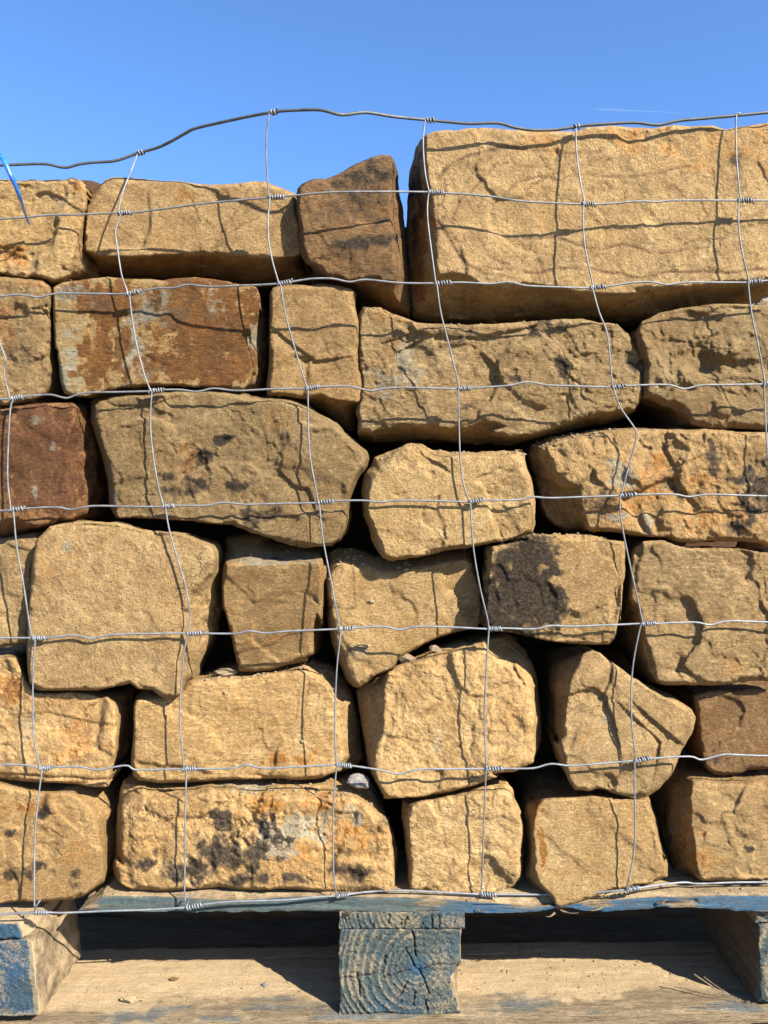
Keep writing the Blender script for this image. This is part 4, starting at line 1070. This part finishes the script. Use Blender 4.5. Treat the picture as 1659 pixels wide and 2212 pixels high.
# front deck board, left end broken off on a slant, chips along the front arris
def deck_shape(q, u):
    x, z = q[:, 0].copy(), q[:, 2].copy()
    h = (z - Z_DB) / (Z_DT - Z_DB)
    xl = xt(168, .008)
    # slanted splintered end
    lim = xl + np.clip(h, 0, 1) * .030 + .004 * vnoise(np.column_stack([q[:, 1] * 60, z * 400, z * 0]), 3)
    q[:, 0] = np.where(x < lim, lim, x)
    # bow of the board, low in the middle right
    bow = -.0012 * np.cos((x + .02) * 4.5) - .0016 * np.exp(-((x - .12) / .16) ** 2)
    q[:, 2] += bow
    # torn fibres on the lower front arris near the hanging stone and to its right
    def tear(px, wd, dep, top=False):
        xc = xt(px, .008)
        e = np.exp(-((x - xc) / wd) ** 2)
        m_ = (u[:, 1] < .06)
        if top:
            q[:, 2] -= np.where(m_, e * dep * np.clip(h - .5, 0, .5) * 2, 0)
        else:
            q[:, 2] += np.where(m_, e * dep * np.clip(.5 - h, 0, .5) * 2, 0)
    tear(1215, .022, .007); tear(1150, .015, -.001); tear(1430, .010, .004); tear(1480, .045, .0035)
    tear(1060, .05, .006, True); tear(1290, .05, .005, True); tear(500, .05, .004, True); tear(1180, .04, .010, True)
    # long shallow splits
    for (px0, px1, hh, dp) in [(700, 960, .38, .0016), (640, 760, .55, .0012), (930, 1060, .30, .002), (1020, 1200, .70, .0045), (1340, 1560, .45, .002), (1420, 1510, .62, .004), (360, 560, .3, .001), (205, 330, .6, .001)]:
        xa, xb = xt(px0, .008), xt(px1, .008)
        hz = hh + .10 * vnoise(np.column_stack([x * 30, x * 0, x * 0 + px0]), 4)
        e = np.exp(-((h - hz) / .07) ** 2) * (x > xa) * (x < xb)
        q[:, 1] += np.where(u[:, 1] < .02, e * dp, 0)
    return q

def deck_paint(q, u, pa):
    x = q[:, 0]
    px = CX + x * FP / (D + .008)
    h = (q[:, 2] - Z_DB) / (Z_DT - Z_DB)
    front = u[:, 1] < .012
    fr = np.clip((px - 930) / 90, 0, 1) * (1 - .75 * np.clip((px - 1525) / 50, 0, 1) * np.clip((1585 - px) / 30, 0, 1))
    cover = np.full(len(x), .95)
    cover = np.where(px > 900, .98 - .55 * np.clip((h - .80) * 6, 0, 1), .95 - .2 * np.clip((h - .88) * 8, 0, 1))
    for (c_, w_, hh) in [(1150, 60, .5), (1290, 46, .5), (1480, 50, .35), (930, 40, .6), (190, 26, .5)]:
        cover -= .75 * np.exp(-((px - c_) / w_) ** 2) * np.exp(-((h - hh) / .45) ** 2)
    cover = np.where(px < 1010, cover, cover)
    pa[:, 0] = np.where(front, np.clip(cover, 0, 1), 0)
    pa[:, 1] = np.clip(fr, 0, 1)
    pa[:, 2] = np.where(front, np.where(px < 960, .24, .08) + .5 * np.clip((h - .88) * 8, 0, 1), .62)
    nz = fbm(np.column_stack([x * 40, q[:, 2] * 160, x * 0]), 8, 3)
    pa[:, 2] = np.clip(pa[:, 2] + nz * .2, 0, 1)
XL, XR = -.58, .62
timber('deck_board', xt(160, .008), XR, .008, .150, Z_DB, Z_DT, (WD, None), pallet, res=.0026, paint=deck_paint, shape=deck_shape, seed=1, label='front deck board, its edge faded teal to the left and bright blue to the right')
def dust_paint(q, u, pa):
    pa[:, 0] = .1; pa[:, 2] = .12
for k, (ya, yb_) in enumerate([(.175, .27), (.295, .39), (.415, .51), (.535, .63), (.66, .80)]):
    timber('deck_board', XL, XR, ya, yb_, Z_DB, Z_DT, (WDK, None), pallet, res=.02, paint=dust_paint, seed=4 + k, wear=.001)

# bearers, blocks
def end_features(q, u, pa, cxz, scale, cracks, z0, z1, rings=True, seed=0, fresh=.25):
    f = u[:, 1] < .001
    X, Z = q[:, 0] - cxz[0], q[:, 2] - cxz[1]
    wr = fbm(np.column_stack([q[:, 0] * 22, q[:, 2] * 22, X * 0 + seed]), seed, 4, .6) * .0055
    rr = np.sqrt((X * 1.0) ** 2 + (Z * .92) ** 2) + wr
    ph = rr / scale + .9 * np.sin(rr / scale * .37)
    ridge = (.5 + .5 * np.sin(ph * 2 * math.pi)) ** 1.6
    side = np.clip(.25 + rr / .055, 0, 1)
    q[:, 1] += np.where(f, (1 - ridge) * (.0004 + .0009 * np.clip(.4 - X / .06, 0, 1)) * side, 0)
    nz = fbm(np.column_stack([q[:, 0] * 420, q[:, 2] * 420, X * 0]), seed + 3, 2)
    q[:, 1] += np.where(f, nz * .0012, 0)
    big = fbm(np.column_stack([q[:, 0] * 26, q[:, 2] * 26, X * 0]), seed + 6, 3)
    pa[:, 0] = 1
    pa[:, 1] = np.clip(fresh + big * .9, 0, 1)
    pa[:, 2] = np.clip(.52 + (.20 * np.clip(.5 - X / .06, 0, 1) + .06) * (ridge - .5) + .25 * fbm(np.column_stack([q[:, 0] * 60, q[:, 2] * 60, X * 0]), seed + 9, 3), 0, 1)
    P2 = np.column_stack([q[:, 0], q[:, 2]])
    for line, wd in cracks:
        L = np.array(line)
        L3 = resample(L, .002, closed=False)
        L3 = L3 + np.column_stack([fbm(np.column_stack([L3 * 200, L3[:, :1] * 0]), seed + 1, 2), fbm(np.column_stack([L3 * 200 + 9, L3[:, :1] * 0]), seed + 2, 2)]) * .0012
        dv = seg_dist(P2, L3, closed=False)
        e = np.clip(1.2 - dv / wd, 0, 1)
        q[:, 1] += np.where(f, e * .004, 0)
        pa[:, 3] = np.maximum(pa[:, 3], np.where(f, np.clip(e * 1.4, 0, 1), 0))  # crack colour carries painted shade as well as dirt
    pa[:, :] = np.where(f[:, None], pa, np.array([.35, .4, .62, 0]))

def zf(s, y=.006):
    return [tuple([xt(a, y), zt(b, y)]) for a, b in T(s)]

FB = .008
# centre bearer end and centre block
bcz = zf('F 1000,560')[0]
def pf_bearer(q, u, pa):
    end_features(q, u, pa, bcz, .0048, [(zf('F 1020,650 990,710 985,775'), .0006), (zf('F 1245,635 1262,775'), .0011), (zf('F 1315,635 1340,720 1325,772'), .0009), (zf('F 710,700 680,780'), .0006), (zf('F 850,620 840,730'), .0004), (zf('F 1170,700 1150,760'), .0005), (zf('F 960,640 965,740'), .0004)], Z_SB, Z_DB, seed=3, fresh=.10)
timber('bearer_board', xt(732, FB), xt(1004, FB), FB, .80, Z_SB + .0004, Z_DB - .0006, (WDY, WE), pallet, res=.006, endres=.0013, paint=pf_bearer, seed=21, wear=.0016, label='centre bearer board with curved growth rings on its end')
bcc = zf('F 1120,1140')[0]
def sh_block(q, u):
    # broken lower right corner
    f = np.clip(1 - u[:, 1] / .5, 0, 1)
    z = u[:, 2]; x = u[:, 0]
    nz = fbm(np.column_stack([q[:, 2] * 130, q[:, 1] * 60, z * 0]), 77, 3)
    bite = (.0035 + .0035 * nz + .006 * np.exp(-((z - .36) / .10) ** 2)) * (z < .575) * (z > .04) * np.clip(f * 2, 0, 1)
    edge = np.clip((x - .80) / .2, 0, 1) ** 2
    q[:, 0] -= bite * edge * 1.6
    q[:, 0] -= np.clip(z, 0, 1) * 0
    return q
def pf_block(q, u, pa):
    cr = [('F 1058,780 1075,830 1090,900 1098,1030', .0012), ('F 1000,960 1060,1060 1088,1130', .0008), ('F 1130,1165 1180,1260 1230,1380', .0009), ('F 1200,1480 1212,1565', .0010),
          ('F 395,1240 545,1230 700,1205', .0006), ('F 540,1200 560,1300 565,1420', .0007), ('F 800,1235 950,1190 1050,1165', .0005), ('F 1025,1270 970,1370 925,1430', .0006),
          ('F 1095,1370 1075,1500', .0006), ('F 1130,1160 1300,1110 1500,1105', .0005), ('F 805,1040 800,1110', .0009), ('F 1190,1440 1205,1490', .0008), ('F 560,1490 620,1565', .0006), ('F 975,1450 960,1480', .0005)]
    end_features(q, u, pa, bcc, .0066, [(zf(a), b) for a, b in cr], Z_BT, Z_SB, seed=5, fresh=.08)
    # blue left in the pith
    d = np.hypot(q[:, 0] - bcc[0], q[:, 2] - bcc[1])
    k = np.exp(-(d / .013) ** 2)
    f = u[:, 1] < .001
    pa[:, 1] = np.where(f, np.maximum(pa[:, 1], k), pa[:, 1])
    pa[:, 2] = np.where(f, pa[:, 2] - .35 * k, pa[:, 2])
timber('block', xt(733, FB), xt(997, FB), FB + .001, FB + .105, Z_BT - .001, Z_SB, (WDY, WE), pallet, res=.004, endres=.0011, paint=pf_block, shape=sh_block, seed=23, wear=.0022, label='centre block with rings, radial cracks and a chipped right edge')

# left block stands a little proud and low
YL = -.016
zl = lambda py: zt(py, YL)
bl = (xt(-18, YL), zl(2150))
def pf_lb(q, u, pa):
    end_features(q, u, pa, bl, .0105, [], 0, 0, seed=9, fresh=.62)
    f = u[:, 1] < .001
    z = u[:, 2]
    pa[:, 2] = np.where(f, pa[:, 2] - .05 + .30 * np.clip((.15 - z) * 6, 0, 1) - .25 * np.exp(-((z - .22) / .08) ** 2) * (u[:, 0] > .86), pa[:, 2])
    # dust spilling over the right arris
    pa[:, 2] = np.where(f & (u[:, 0] > .965), .95, pa[:, 2])
def pf_ls(q, u, pa):
    end_features(q, u, pa, (xt(-80, YL), zl(1900)), .0060, [], 0, 0, seed=12, fresh=.60)
    f = u[:, 1] < .001
    pa[:, 2] = np.where(f, pa[:, 2] - .18, .85)
    pa[:, 0] = np.where(f, 1, .0)
def sh_ls(q, u):
    # right end of the bearer is split away
    q[:, 0] -= np.clip((u[:, 0] - .8) / .2, 0, 1) * np.clip(1 - u[:, 1] / .04, 0, 1) * (.007 + .006 * (u[:, 2])) 
    return q
timber('bearer_board', xt(-225, YL), xt(60, YL), YL, .80, zl(2032) + .0004, zl(1998), (WDY, WE), pallet, res=.005, endres=.0014, paint=pf_ls, shape=sh_ls, seed=31, wear=.0026, label='left bearer board, its top bare and sunlit')
def sh_lb(q, u):
    z = u[:, 2]
    q[:, 0] += np.clip(1 - z, 0, 1) * .009 * np.clip((u[:, 0] - .7) / .3, 0, 1)
    return q
def pf_lbs(q, u, pa):
    pf_lb(q, u, pa)
    f = u[:, 1] < .001
    pa[:, 0] = np.where(f, pa[:, 0], .30)
    pa[:, 2] = np.where(f, pa[:, 2], .62)
timber('block', xt(-225, YL), xt(66, YL), YL + .002, .115, zl(2202), zl(2032), (WDY, WE), pallet, res=.004, endres=.0014, paint=pf_lbs, shape=sh_lb, seed=33, wear=.004, label='left block, deep blue end grain and a tan dusty side in the sun')

# right block, slightly set back
YR = .018
zr = lambda py: zt(py, YR)
def pf_rb(q, u, pa):
    end_features(q, u, pa, (xt(1780, YR), zr(2100)), .0100, [], 0, 0, seed=14, fresh=.12)
    f = u[:, 1] < .001
    pa[:, 0] = np.where(f, 1, .0); pa[:, 2] = np.where(f, pa[:, 2] + .03, .0)  # sides left dustless, so their shade sits in the dark wood colour
def pf_rs(q, u, pa):
    end_features(q, u, pa, (xt(1700, YR), zr(1900)), .0055, [], 0, 0, seed=15, fresh=.05)
    f = u[:, 1] < .001
    pa[:, 0] = np.where(f, 1, .0)
timber('bearer_board', xt(1632, YR), xt(1930, YR), YR, .80, zr(1997) + .0004, Z_DB - .001, (WDY, WE), pallet, res=.006, endres=.0014, paint=pf_rs, seed=41, wear=.002)
timber('block', xt(1639, YR), xt(1920, YR), YR + .001, .212, zr(2171), zr(1997), (WDY, WE), pallet, res=.005, endres=.0014, paint=pf_rb, seed=43, wear=.004)

# rear blocks keep the far side closed and dark
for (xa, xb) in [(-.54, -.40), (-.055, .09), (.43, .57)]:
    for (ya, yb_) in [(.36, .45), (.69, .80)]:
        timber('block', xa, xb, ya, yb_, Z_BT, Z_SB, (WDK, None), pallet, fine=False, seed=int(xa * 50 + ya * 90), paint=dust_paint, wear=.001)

# bottom board, slightly skewed, thick with dust
def bot_shape(q, u):
    x = q[:, 0]
    # front edge nearer at the left, rising a little to the right
    f = .0075 - .034 * (x / .46) * 0
    q[:, 1] += np.clip(x, -.6, .6) * .028
    fz = (u[:, 1] < .5)
    q[:, 2] += .0022 * fbm(np.column_stack([x * 5, q[:, 1] * 22, x * 0]), 55, 3) * (u[:, 2] > .5)
    # worn, fibrous front arris
    e = np.exp(-u[:, 1] / .05) * (u[:, 2] > .5)
    q[:, 2] -= e * (.0012 + .0016 * np.clip(fbm(np.column_stack([x * 22, x * 0, x * 0]), 56, 3) + .2, 0, 1))
    # a shake running along the board
    yy = .128 + .028 * x + .002 * vnoise(np.column_stack([x * 25, x * 0, x * 0]), 57)
    g = np.exp(-((q[:, 1] - yy) / .0014) ** 2) * (u[:, 2] > .99) * np.clip(.6 + vnoise(np.column_stack([x * 14, x * 0, x * 0]), 58), 0, 1)
    q[:, 2] -= g * .002
    # torn groove on the right in front of the block
    t = np.clip((x - xt(1480, .02)) / .09, 0, 1)
    yl = .085 - t * .065
    g2 = np.exp(-((q[:, 1] - yl) / .0022) ** 2) * (x > xt(1480, .02)) * (x < xt(1620, .02)) * (u[:, 2] > .99)
    q[:, 2] -= g2 * .005
    return q
def bot_paint(q, u, pa):
    x = q[:, 0]
    v_ = u[:, 1]
    top = u[:, 2] > .99
    lift = fbm(np.column_stack([x * 9, v_ * 5, x * 0]), 61, 3)
    w_ = np.clip((.30 + lift * .30 - v_) / .26, 0, 1)
    pa[:, 2] = np.where(top, np.clip(1.0 - w_ * .62, .1, 1), .25)
    patch = fbm(np.column_stack([x * 16, v_ * 7, x * 0]), 63, 3)
    pa[:, 0] = np.where(top, np.clip(.06 + w_ * (.30 + patch * .9), 0, 1), .30)
    px = CX + x * FP / (D + .01)
    for (c_, w2, s_, vv) in [(900, 70, .5, .06), (1150, 50, .6, .09), (1560 + 40, 45, .45, .10), (820, 50, .4, .05), (260, 25, .6, .10), (330, 20, .6, .03)]:
        pa[:, 0] += np.where(top, s_ * np.exp(-((px - c_) / w2) ** 2) * np.exp(-((v_ - vv) / .10) ** 2), 0)
    pa[:, 0] = np.clip(pa[:, 0], 0, 1)
    pa[:, 1] = np.clip(.22 + .5 * patch, 0, 1)
timber('bottom_board', XL, XR, .006, .158, Z_BB, Z_BT - .0003, (WDB, None), pallet, res=.0026, paint=bot_paint, shape=bot_shape, seed=71, wear=.002, label='front bottom board under a layer of tan dust, blue-grey paint along its edge')
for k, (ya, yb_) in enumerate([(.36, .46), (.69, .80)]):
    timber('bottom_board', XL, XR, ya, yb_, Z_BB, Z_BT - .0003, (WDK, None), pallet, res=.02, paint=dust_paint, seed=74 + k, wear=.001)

# pallet underneath, only its uppermost board edge can be seen at the lower right
pal2 = empty('pallet', (0, .4, 0))
tag(pal2, 'lower pallet, a sliver of its top board showing at the bottom right corner', 'pallet')
zt2 = Z_BB - .0015
for k, (ya, yb_) in enumerate([(.012, .155), (.175, .27), (.295, .39), (.415, .51), (.535, .63), (.66, .80)]):
    def sh2(q, u, k=k):
        if k == 0:
            q[:, 2] -= .006 * np.clip((q[:, 0] - .3) / .15, 0, 1)
        return q
    timber('deck_board', XL, XR, ya, yb_, zt2 - .019, zt2, (WD, None), pal2, res=.004 if k == 0 else .02, paint=dust_paint, shape=sh2, seed=84 + k, wear=.001)
for (xa, xb) in [(-.54, -.40), (-.055, .09), (.43, .57)]:
    timber('bearer_board', xa, xb, .015, .80, zt2 - .0405, zt2 - .0195, (WDY, None), pal2, fine=False, seed=int(90 + xa * 20), paint=dust_paint, wear=.001)
    for (ya, yb_) in [(.016, .12), (.36, .45), (.69, .80)]:
        timber('block', xa, xb, ya, yb_, .0195, zt2 - .041, (WDY, None), pal2, fine=False, seed=int(xa * 50 + ya * 90 + 200), paint=dust_paint, wear=.001)
for (ya, yb_) in [(.012, .155), (.36, .46), (.69, .80)]:
    timber('bottom_board', XL, XR, ya, yb_, .001, .019, (WD, None), pal2, fine=False, seed=int(ya * 99) + 300, paint=dust_paint, wear=.001)

# ------------------------------------------------------------------ grit, crumbs, pebbles
def ground_mat():
    n = NT('dusty yard earth')
    v = n.mapping()
    c = n.mix(n.ramp(n.noise(v, 3, 6, .6), .35, .7), (.19, .145, .09), (.25, .19, .12))
    c = n.mix(n.ramp(n.voronoi(v, 60), .1, .4, .5, 0), c, (.10, .085, .065))
    n.put(n.b.inputs['Base Color'], c)
    n.b.inputs['Roughness'].default_value = .95
    n.put(n.b.inputs['Normal'], n.bump(n.noise(v, 40, 6, .7), .02, .8))
    return n.m
g_co = [(-9000, -9000, 0), (9000, -9000, 0), (9000, 9000, 0), (-9000, 9000, 0)]
gr = mesh_obj('ground', np.array(g_co, float), [(0, 1, 2, 3)], ground_mat(), smooth=False)
tag(gr, kind='structure')

def grit_mat(name, a, b):
    n = NT(name)
    v = n.mapping()
    c = n.mix(n.ramp(n.noise(v, 160, 4, .6), .3, .7), a, b)
    n.put(n.b.inputs['Base Color'], c)
    n.b.inputs['Roughness'].default_value = .95
    n.b.inputs['Specular IOR Level'].default_value = .15
    n.put(n.b.inputs['Normal'], n.bump(n.noise(v, 500, 3, .7), .0012, .8))
    return n.m
GM = grit_mat('sandy grit', (.235, .185, .115), (.15, .11, .065))

ICO = None
def ico():
    global ICO
    if ICO is None:
        import bmesh
        bm = bmesh.new()
        bmesh.ops.create_icosphere(bm, subdivisions=1, radius=1)
        bm.verts.ensure_lookup_table()
        ICO = (np.array([v.co[:] for v in bm.verts]), [tuple(v.index for v in f.verts) for f in bm.faces])
        bm.free()
    return ICO

def lump(center, r, seed, squash=.7):
    v, f = ico()
    q = v * (1 + .45 * fbm(v * 1.6 + seed * 3.3, seed, 2)[:, None])
    a = seed * 1.7
    R = np.array([[math.cos(a), -math.sin(a), 0], [math.sin(a), math.cos(a), 0], [0, 0, 1]])
    q = (q * np.array([1.25, .95, squash])) @ R.T
    return q * r + np.array(center), f

def fine_lump(r, seed, squash):
    import bmesh
    bm = bmesh.new()
    bmesh.ops.create_icosphere(bm, subdivisions=4, radius=1)
    bm.verts.ensure_lookup_table()
    v = np.array([q.co[:] for q in bm.verts]); f = [tuple(q.index for q in p.verts) for p in bm.faces]
    bm.free()
    k = 1 + .40 * fbm(v * 1.3 + seed * 3.3, seed, 2) + .16 * fbm(v * 4 + seed, seed + 3, 3)
    q = v * k[:, None]
    # knock flat faces off it
    rs = np.random.RandomState(seed)
    for _ in range(9):
        nn = rs.normal(size=3); nn /= np.linalg.norm(nn)
        d = q @ nn
        q = q - np.clip(d - rs.uniform(.62, .85), 0, 9)[:, None] * nn
    q = q * np.array([1.25, .9, squash])
    return q * r, f

bpy.context.view_layer.update()
dg = bpy.context.evaluated_depsgraph_get()
TREES = {}
def drop(objs, x, y, z):
    best = None
    for o in objs:
        if o.name not in TREES:
            me = o.data
            mw = o.matrix_world
            TREES[o.name] = BVHTree.FromPolygons([mw @ v.co for v in me.vertices], [tuple(p.vertices) for p in me.polygons])
        h = TREES[o.name].ray_cast(Vector((x, y, z)), Vector((0, 0, -1)), .2)
        if h[0] is not None and (best is None or h[0].z > best[0].z):
            best = (h[0], h[1])
    return best

def crumbs(name, objs, px0, px1, py_top, yr, count, rr, seed, label, zoff=.0, minslope=.25, mat=None):
    """loose grit resting where it fell on the upper faces of these things"""
    r = random.Random(seed)
    co, fc = [], []
    b = 0
    tries = 0
    made = 0
    while made < count and tries < count * 12:
        tries += 1
        y = r.uniform(*yr)
        x = xt(r.uniform(px0, px1), y)
        z = zt(py_top, y)
        h = drop(objs, x, y, z)
        if h is None or h[1].z < minslope:
            continue
        s = rr * (.16 + r.random() ** 5 * 1.5)
        v, f = lump((x, y, h[0].z + s * .25), s, r.randint(1, 9999), .65)
        co.append(v)
        fc += [tuple(i + b for i in t) for t in f]
        b += len(v)
        made += 1
    if not made:
        print('no crumbs for', name)
        return
    o = mesh_obj(name, np.vstack(co), fc, mat or GM)
    tag(o, label, 'grit', kind='stuff')

S_ = ST   # stones in order, S_[0] is the first of the list
crumbs('grit', [S_[11]], 800, 1160, 900, (.012, .09), 300, .0017, 1, 'sandy crumbs lying on top of the peaked middle boulder')
crumbs('grit', [S_[12]], 1150, 1330, 880, (.02, .09), 260, .0017, 2, 'dusty crumbs on the upper left corner of the long multicoloured stone')
crumbs('grit', [S_[20]], 420, 760, 1380, (.02, .11), 300, .0020, 3, 'crumbs fallen on top of the broad golden stone under the flat-topped block')
crumbs('grit', [S_[25]], 520, 860, 1640, (.015, .09), 350, .0018, 4, 'dirt and crumbs on the upper right of the long knobbly ochre stone')
crumbs('grit', [S_[17]], 1080, 1340, 1120, (.01, .08), 200, .0017, 5, 'fine crumbs along the top of the sooty-stained block')
crumbs('grit', [S_[7]], 780, 1380, 640, (.03, .10), 260, .0018, 6, 'fine crumbs on top of the wide lumpy olive stone')
crumbs('grit', [S_[16]], 700, 900, 1160, (.03, .10), 240, .0022, 7, 'crumbs on the shoulder of the stone with the loose yellow flake')
crumbs('grit', [S_[15]], 490, 700, 1100, (.04, .10), 50, .0014, 8, 'specks on the flat pale top of the stubby block')
decks = [o for o in pallet.children if o.name.startswith('deck_board')]
bots = [o for o in pallet.children if o.name.startswith('bottom_board')]
crumbs('grit', decks[:1], 170, 1659, 1850, (.010, .06), 500, .0014, 9, 'crumbs scattered along the top of the front pallet board')
crumbs('grit', bots[:1], 60, 1659, 2000, (.03, .15), 1200, .0011, 10, 'grit scattered over the dusty bottom board of the pallet')
crumbs('grit', bots[:1], 60, 1659, 2000, (.03, .15), 26, .0022, 12, 'small stones scattered over the dusty bottom board of the pallet')

def single(name, px, py, y, r, seed, mat, label, cat, objs=None, squash=.75):
    c = P(px, py, y)
    if objs:
        h = drop(objs, c.x, c.y, c.z + .03)
        if h is not None:
            c = Vector((c.x, c.y, h[0].z + r * .45))
    v, f = fine_lump(r, seed, squash)
    v = v + np.array(c)
    o = mesh_obj(name, v, f, mat, origin=c, smooth=False)
    tag(o, label, cat)
PM = grit_mat('pale grey pebble', (.225, .21, .19), (.125, .113, .103))
single('pebble', 775, 1690, .030, .0108, 77, PM, 'pale grey pebble lodged above the long knobbly ochre stone in the bottom row', 'pebble')
FM = grit_mat('yellow sandstone flake', (.31, .245, .135), (.22, .165, .085))
single('stone_flake', 779, 1225, .030, .0085, 31, FM, 'thin yellow flake lying on the shoulder of the blunt-pointed stone', 'stone flake', [S_[16]], .3)
single('pebble', 940, 1402, .045, .006, 42, GM, 'small tan pebble in the crevice above the tall rounded boulder', 'pebble', [S_[21]])
single('stone_chip', 880, 1400, .05, .009, 48, GM, 'tan chip of stone on top of the tall rounded boulder, left of the pebble', 'stone chip', [S_[21]])
single('stone_chip', 486, 1432, .060, .012, 44, GM, 'grey chip of stone in the dark hollow left of the flat-topped block', 'stone chip', [S_[20]], .45)
single('pebble', 1648, 646, .045, .009, 45, GM, 'little brown pebble resting at the right edge on the knobbly stone', 'pebble', [S_[8]])
WC = grit_mat('bark chip', (.17, .10, .05), (.11, .06, .03))
single('bark_chip', 376, 2090, .075, .0045, 46, WC, 'brown bark chip on the bottom board, left opening of the pallet', 'bark chip', bots[:1], .5)
single('bark_chip', 278, 2140, .035, .0075, 47, FM, 'pale curled wood chip on the bottom board near the left block', 'wood chip', bots[:1], .45)
single('pebble', 573, 2106, .065, .0036, 49, PM, 'pale pebble on the bottom board at the edge of the centre block shadow', 'pebble', bots[:1])

# ------------------------------------------------------------------ splinters and a bent nail in the deck edge
def splinter(px0, py0, px1, py1, y, r, label=None):
    a, b = P(px0, py0, y), P(px1, py1, y - .003)
    pts = catmull([a, (a + b) / 2 + Vector((0, -.002, -.0008)), b], 4)
    t = np.linspace(1, .2, len(pts))
    co, fc = tube(pts, r, 6, t)
    o = mesh_obj('splinter', co, fc, WD, origin=a, parent=pallet, colors={'paint': np.tile([0, 0, .4, 0], (len(co), 1))})
for s in [(1198, 1972, 1178, 1980, .007, .0015), (1210, 1966, 1250, 1972, .007, .0012), (1030, 1964, 1050, 1968, .006, .001), (1420, 1951, 1440, 1942, .006, .0018), (1300, 1960, 1268, 1966, .007, .0012), (1500, 2105, 1600, 2166, .03, .0011), (1520, 2110, 1590, 2155, .035, .0008), (750, 1973, 770, 1966, .004, .0016), (748, 1970, 762, 1963, .005, .0012)]:
    splinter(*s)

# ------------------------------------------------------------------ blue strip hanging from the wire at the left
def strap_mat():
    n = NT('translucent blue plastic')
    v = n.mapping()
    c = n.mix(n.ramp(n.noise(v, 160, 3, .6), .35, .65), (.008, .10, .42), (.03, .18, .52))
    n.put(n.b.inputs['Base Color'], c)
    n.b.inputs['Roughness'].default_value = .3
    n.b.inputs['Transmission Weight'].default_value = .25
    return n.m
def strap_mesh():
    pts = [np.array(P(a, b, y)) for a, b, y in [(-26, 322, -.03), (-6, 332, -.04), (8, 347, -.045), (22, 376, -.045), (34, 402, -.04), (44, 430, -.03), (52, 455, -.015), (58, 472, -.004), (64, 486, .004)]]
    path = catmull(pts, 6)
    n_ = len(path)
    tg = np.gradient(path, axis=0); tg /= np.linalg.norm(tg, axis=1)[:, None]
    co, fc = [], []
    for i in range(n_):
        t = i / (n_ - 1)
        wdt = .0034 * (1 - t) ** .7 + .0004
        u_ = np.cross(tg[i], [0, 1, 0]); u_ /= np.linalg.norm(u_)
        v_ = np.array([0, 1, 0])
        for s in ((-1, -1), (1, -1), (1, 1), (-1, 1)):
            co.append(path[i] + u_ * wdt * s[0] * .8 + v_ * .0004 * s[1] + v_ * .0015 * s[0])
    for i in range(n_ - 1):
        for k in range(4):
            k2 = (k + 1) % 4
            fc.append((i * 4 + k, i * 4 + k2, (i + 1) * 4 + k2, (i + 1) * 4 + k))
    fc.append((3, 2, 1, 0)); fc.append(tuple((n_ - 1) * 4 + k for k in range(4)))
    o = mesh_obj('plastic_strip', np.array(co), fc, strap_mat(), origin=path[n_ // 2])
    tag(o, 'thin blue plastic strip curling down over the wire at the top left edge', 'plastic strip')
strap_mesh()

# ------------------------------------------------------------------ faint vapour trail far up in the sky
def contrail():
    n = NT('thin vapour')
    n.b.inputs['Base Color'].default_value = (.9, .92, .95, 1)
    n.b.inputs['Roughness'].default_value = 1
    n.b.inputs['Alpha'].default_value = .016
    a, b = P(1280, 235, 2400), P(1500, 245, 3000)
    t = np.linspace(0, 1, 40)
    path = np.array([np.array(a) * (1 - k) + np.array(b) * k for k in t])
    co, fc = tube(path, 3.2, 10, np.clip(np.minimum(t * 10, (1 - t) * 1.1), .03, 1))
    o = mesh_obj('contrail', co, fc, n.m, origin=path[20])
    tag(o, 'short faint vapour trail in the blue sky above the huge block', 'vapour trail', kind='stuff')
contrail()
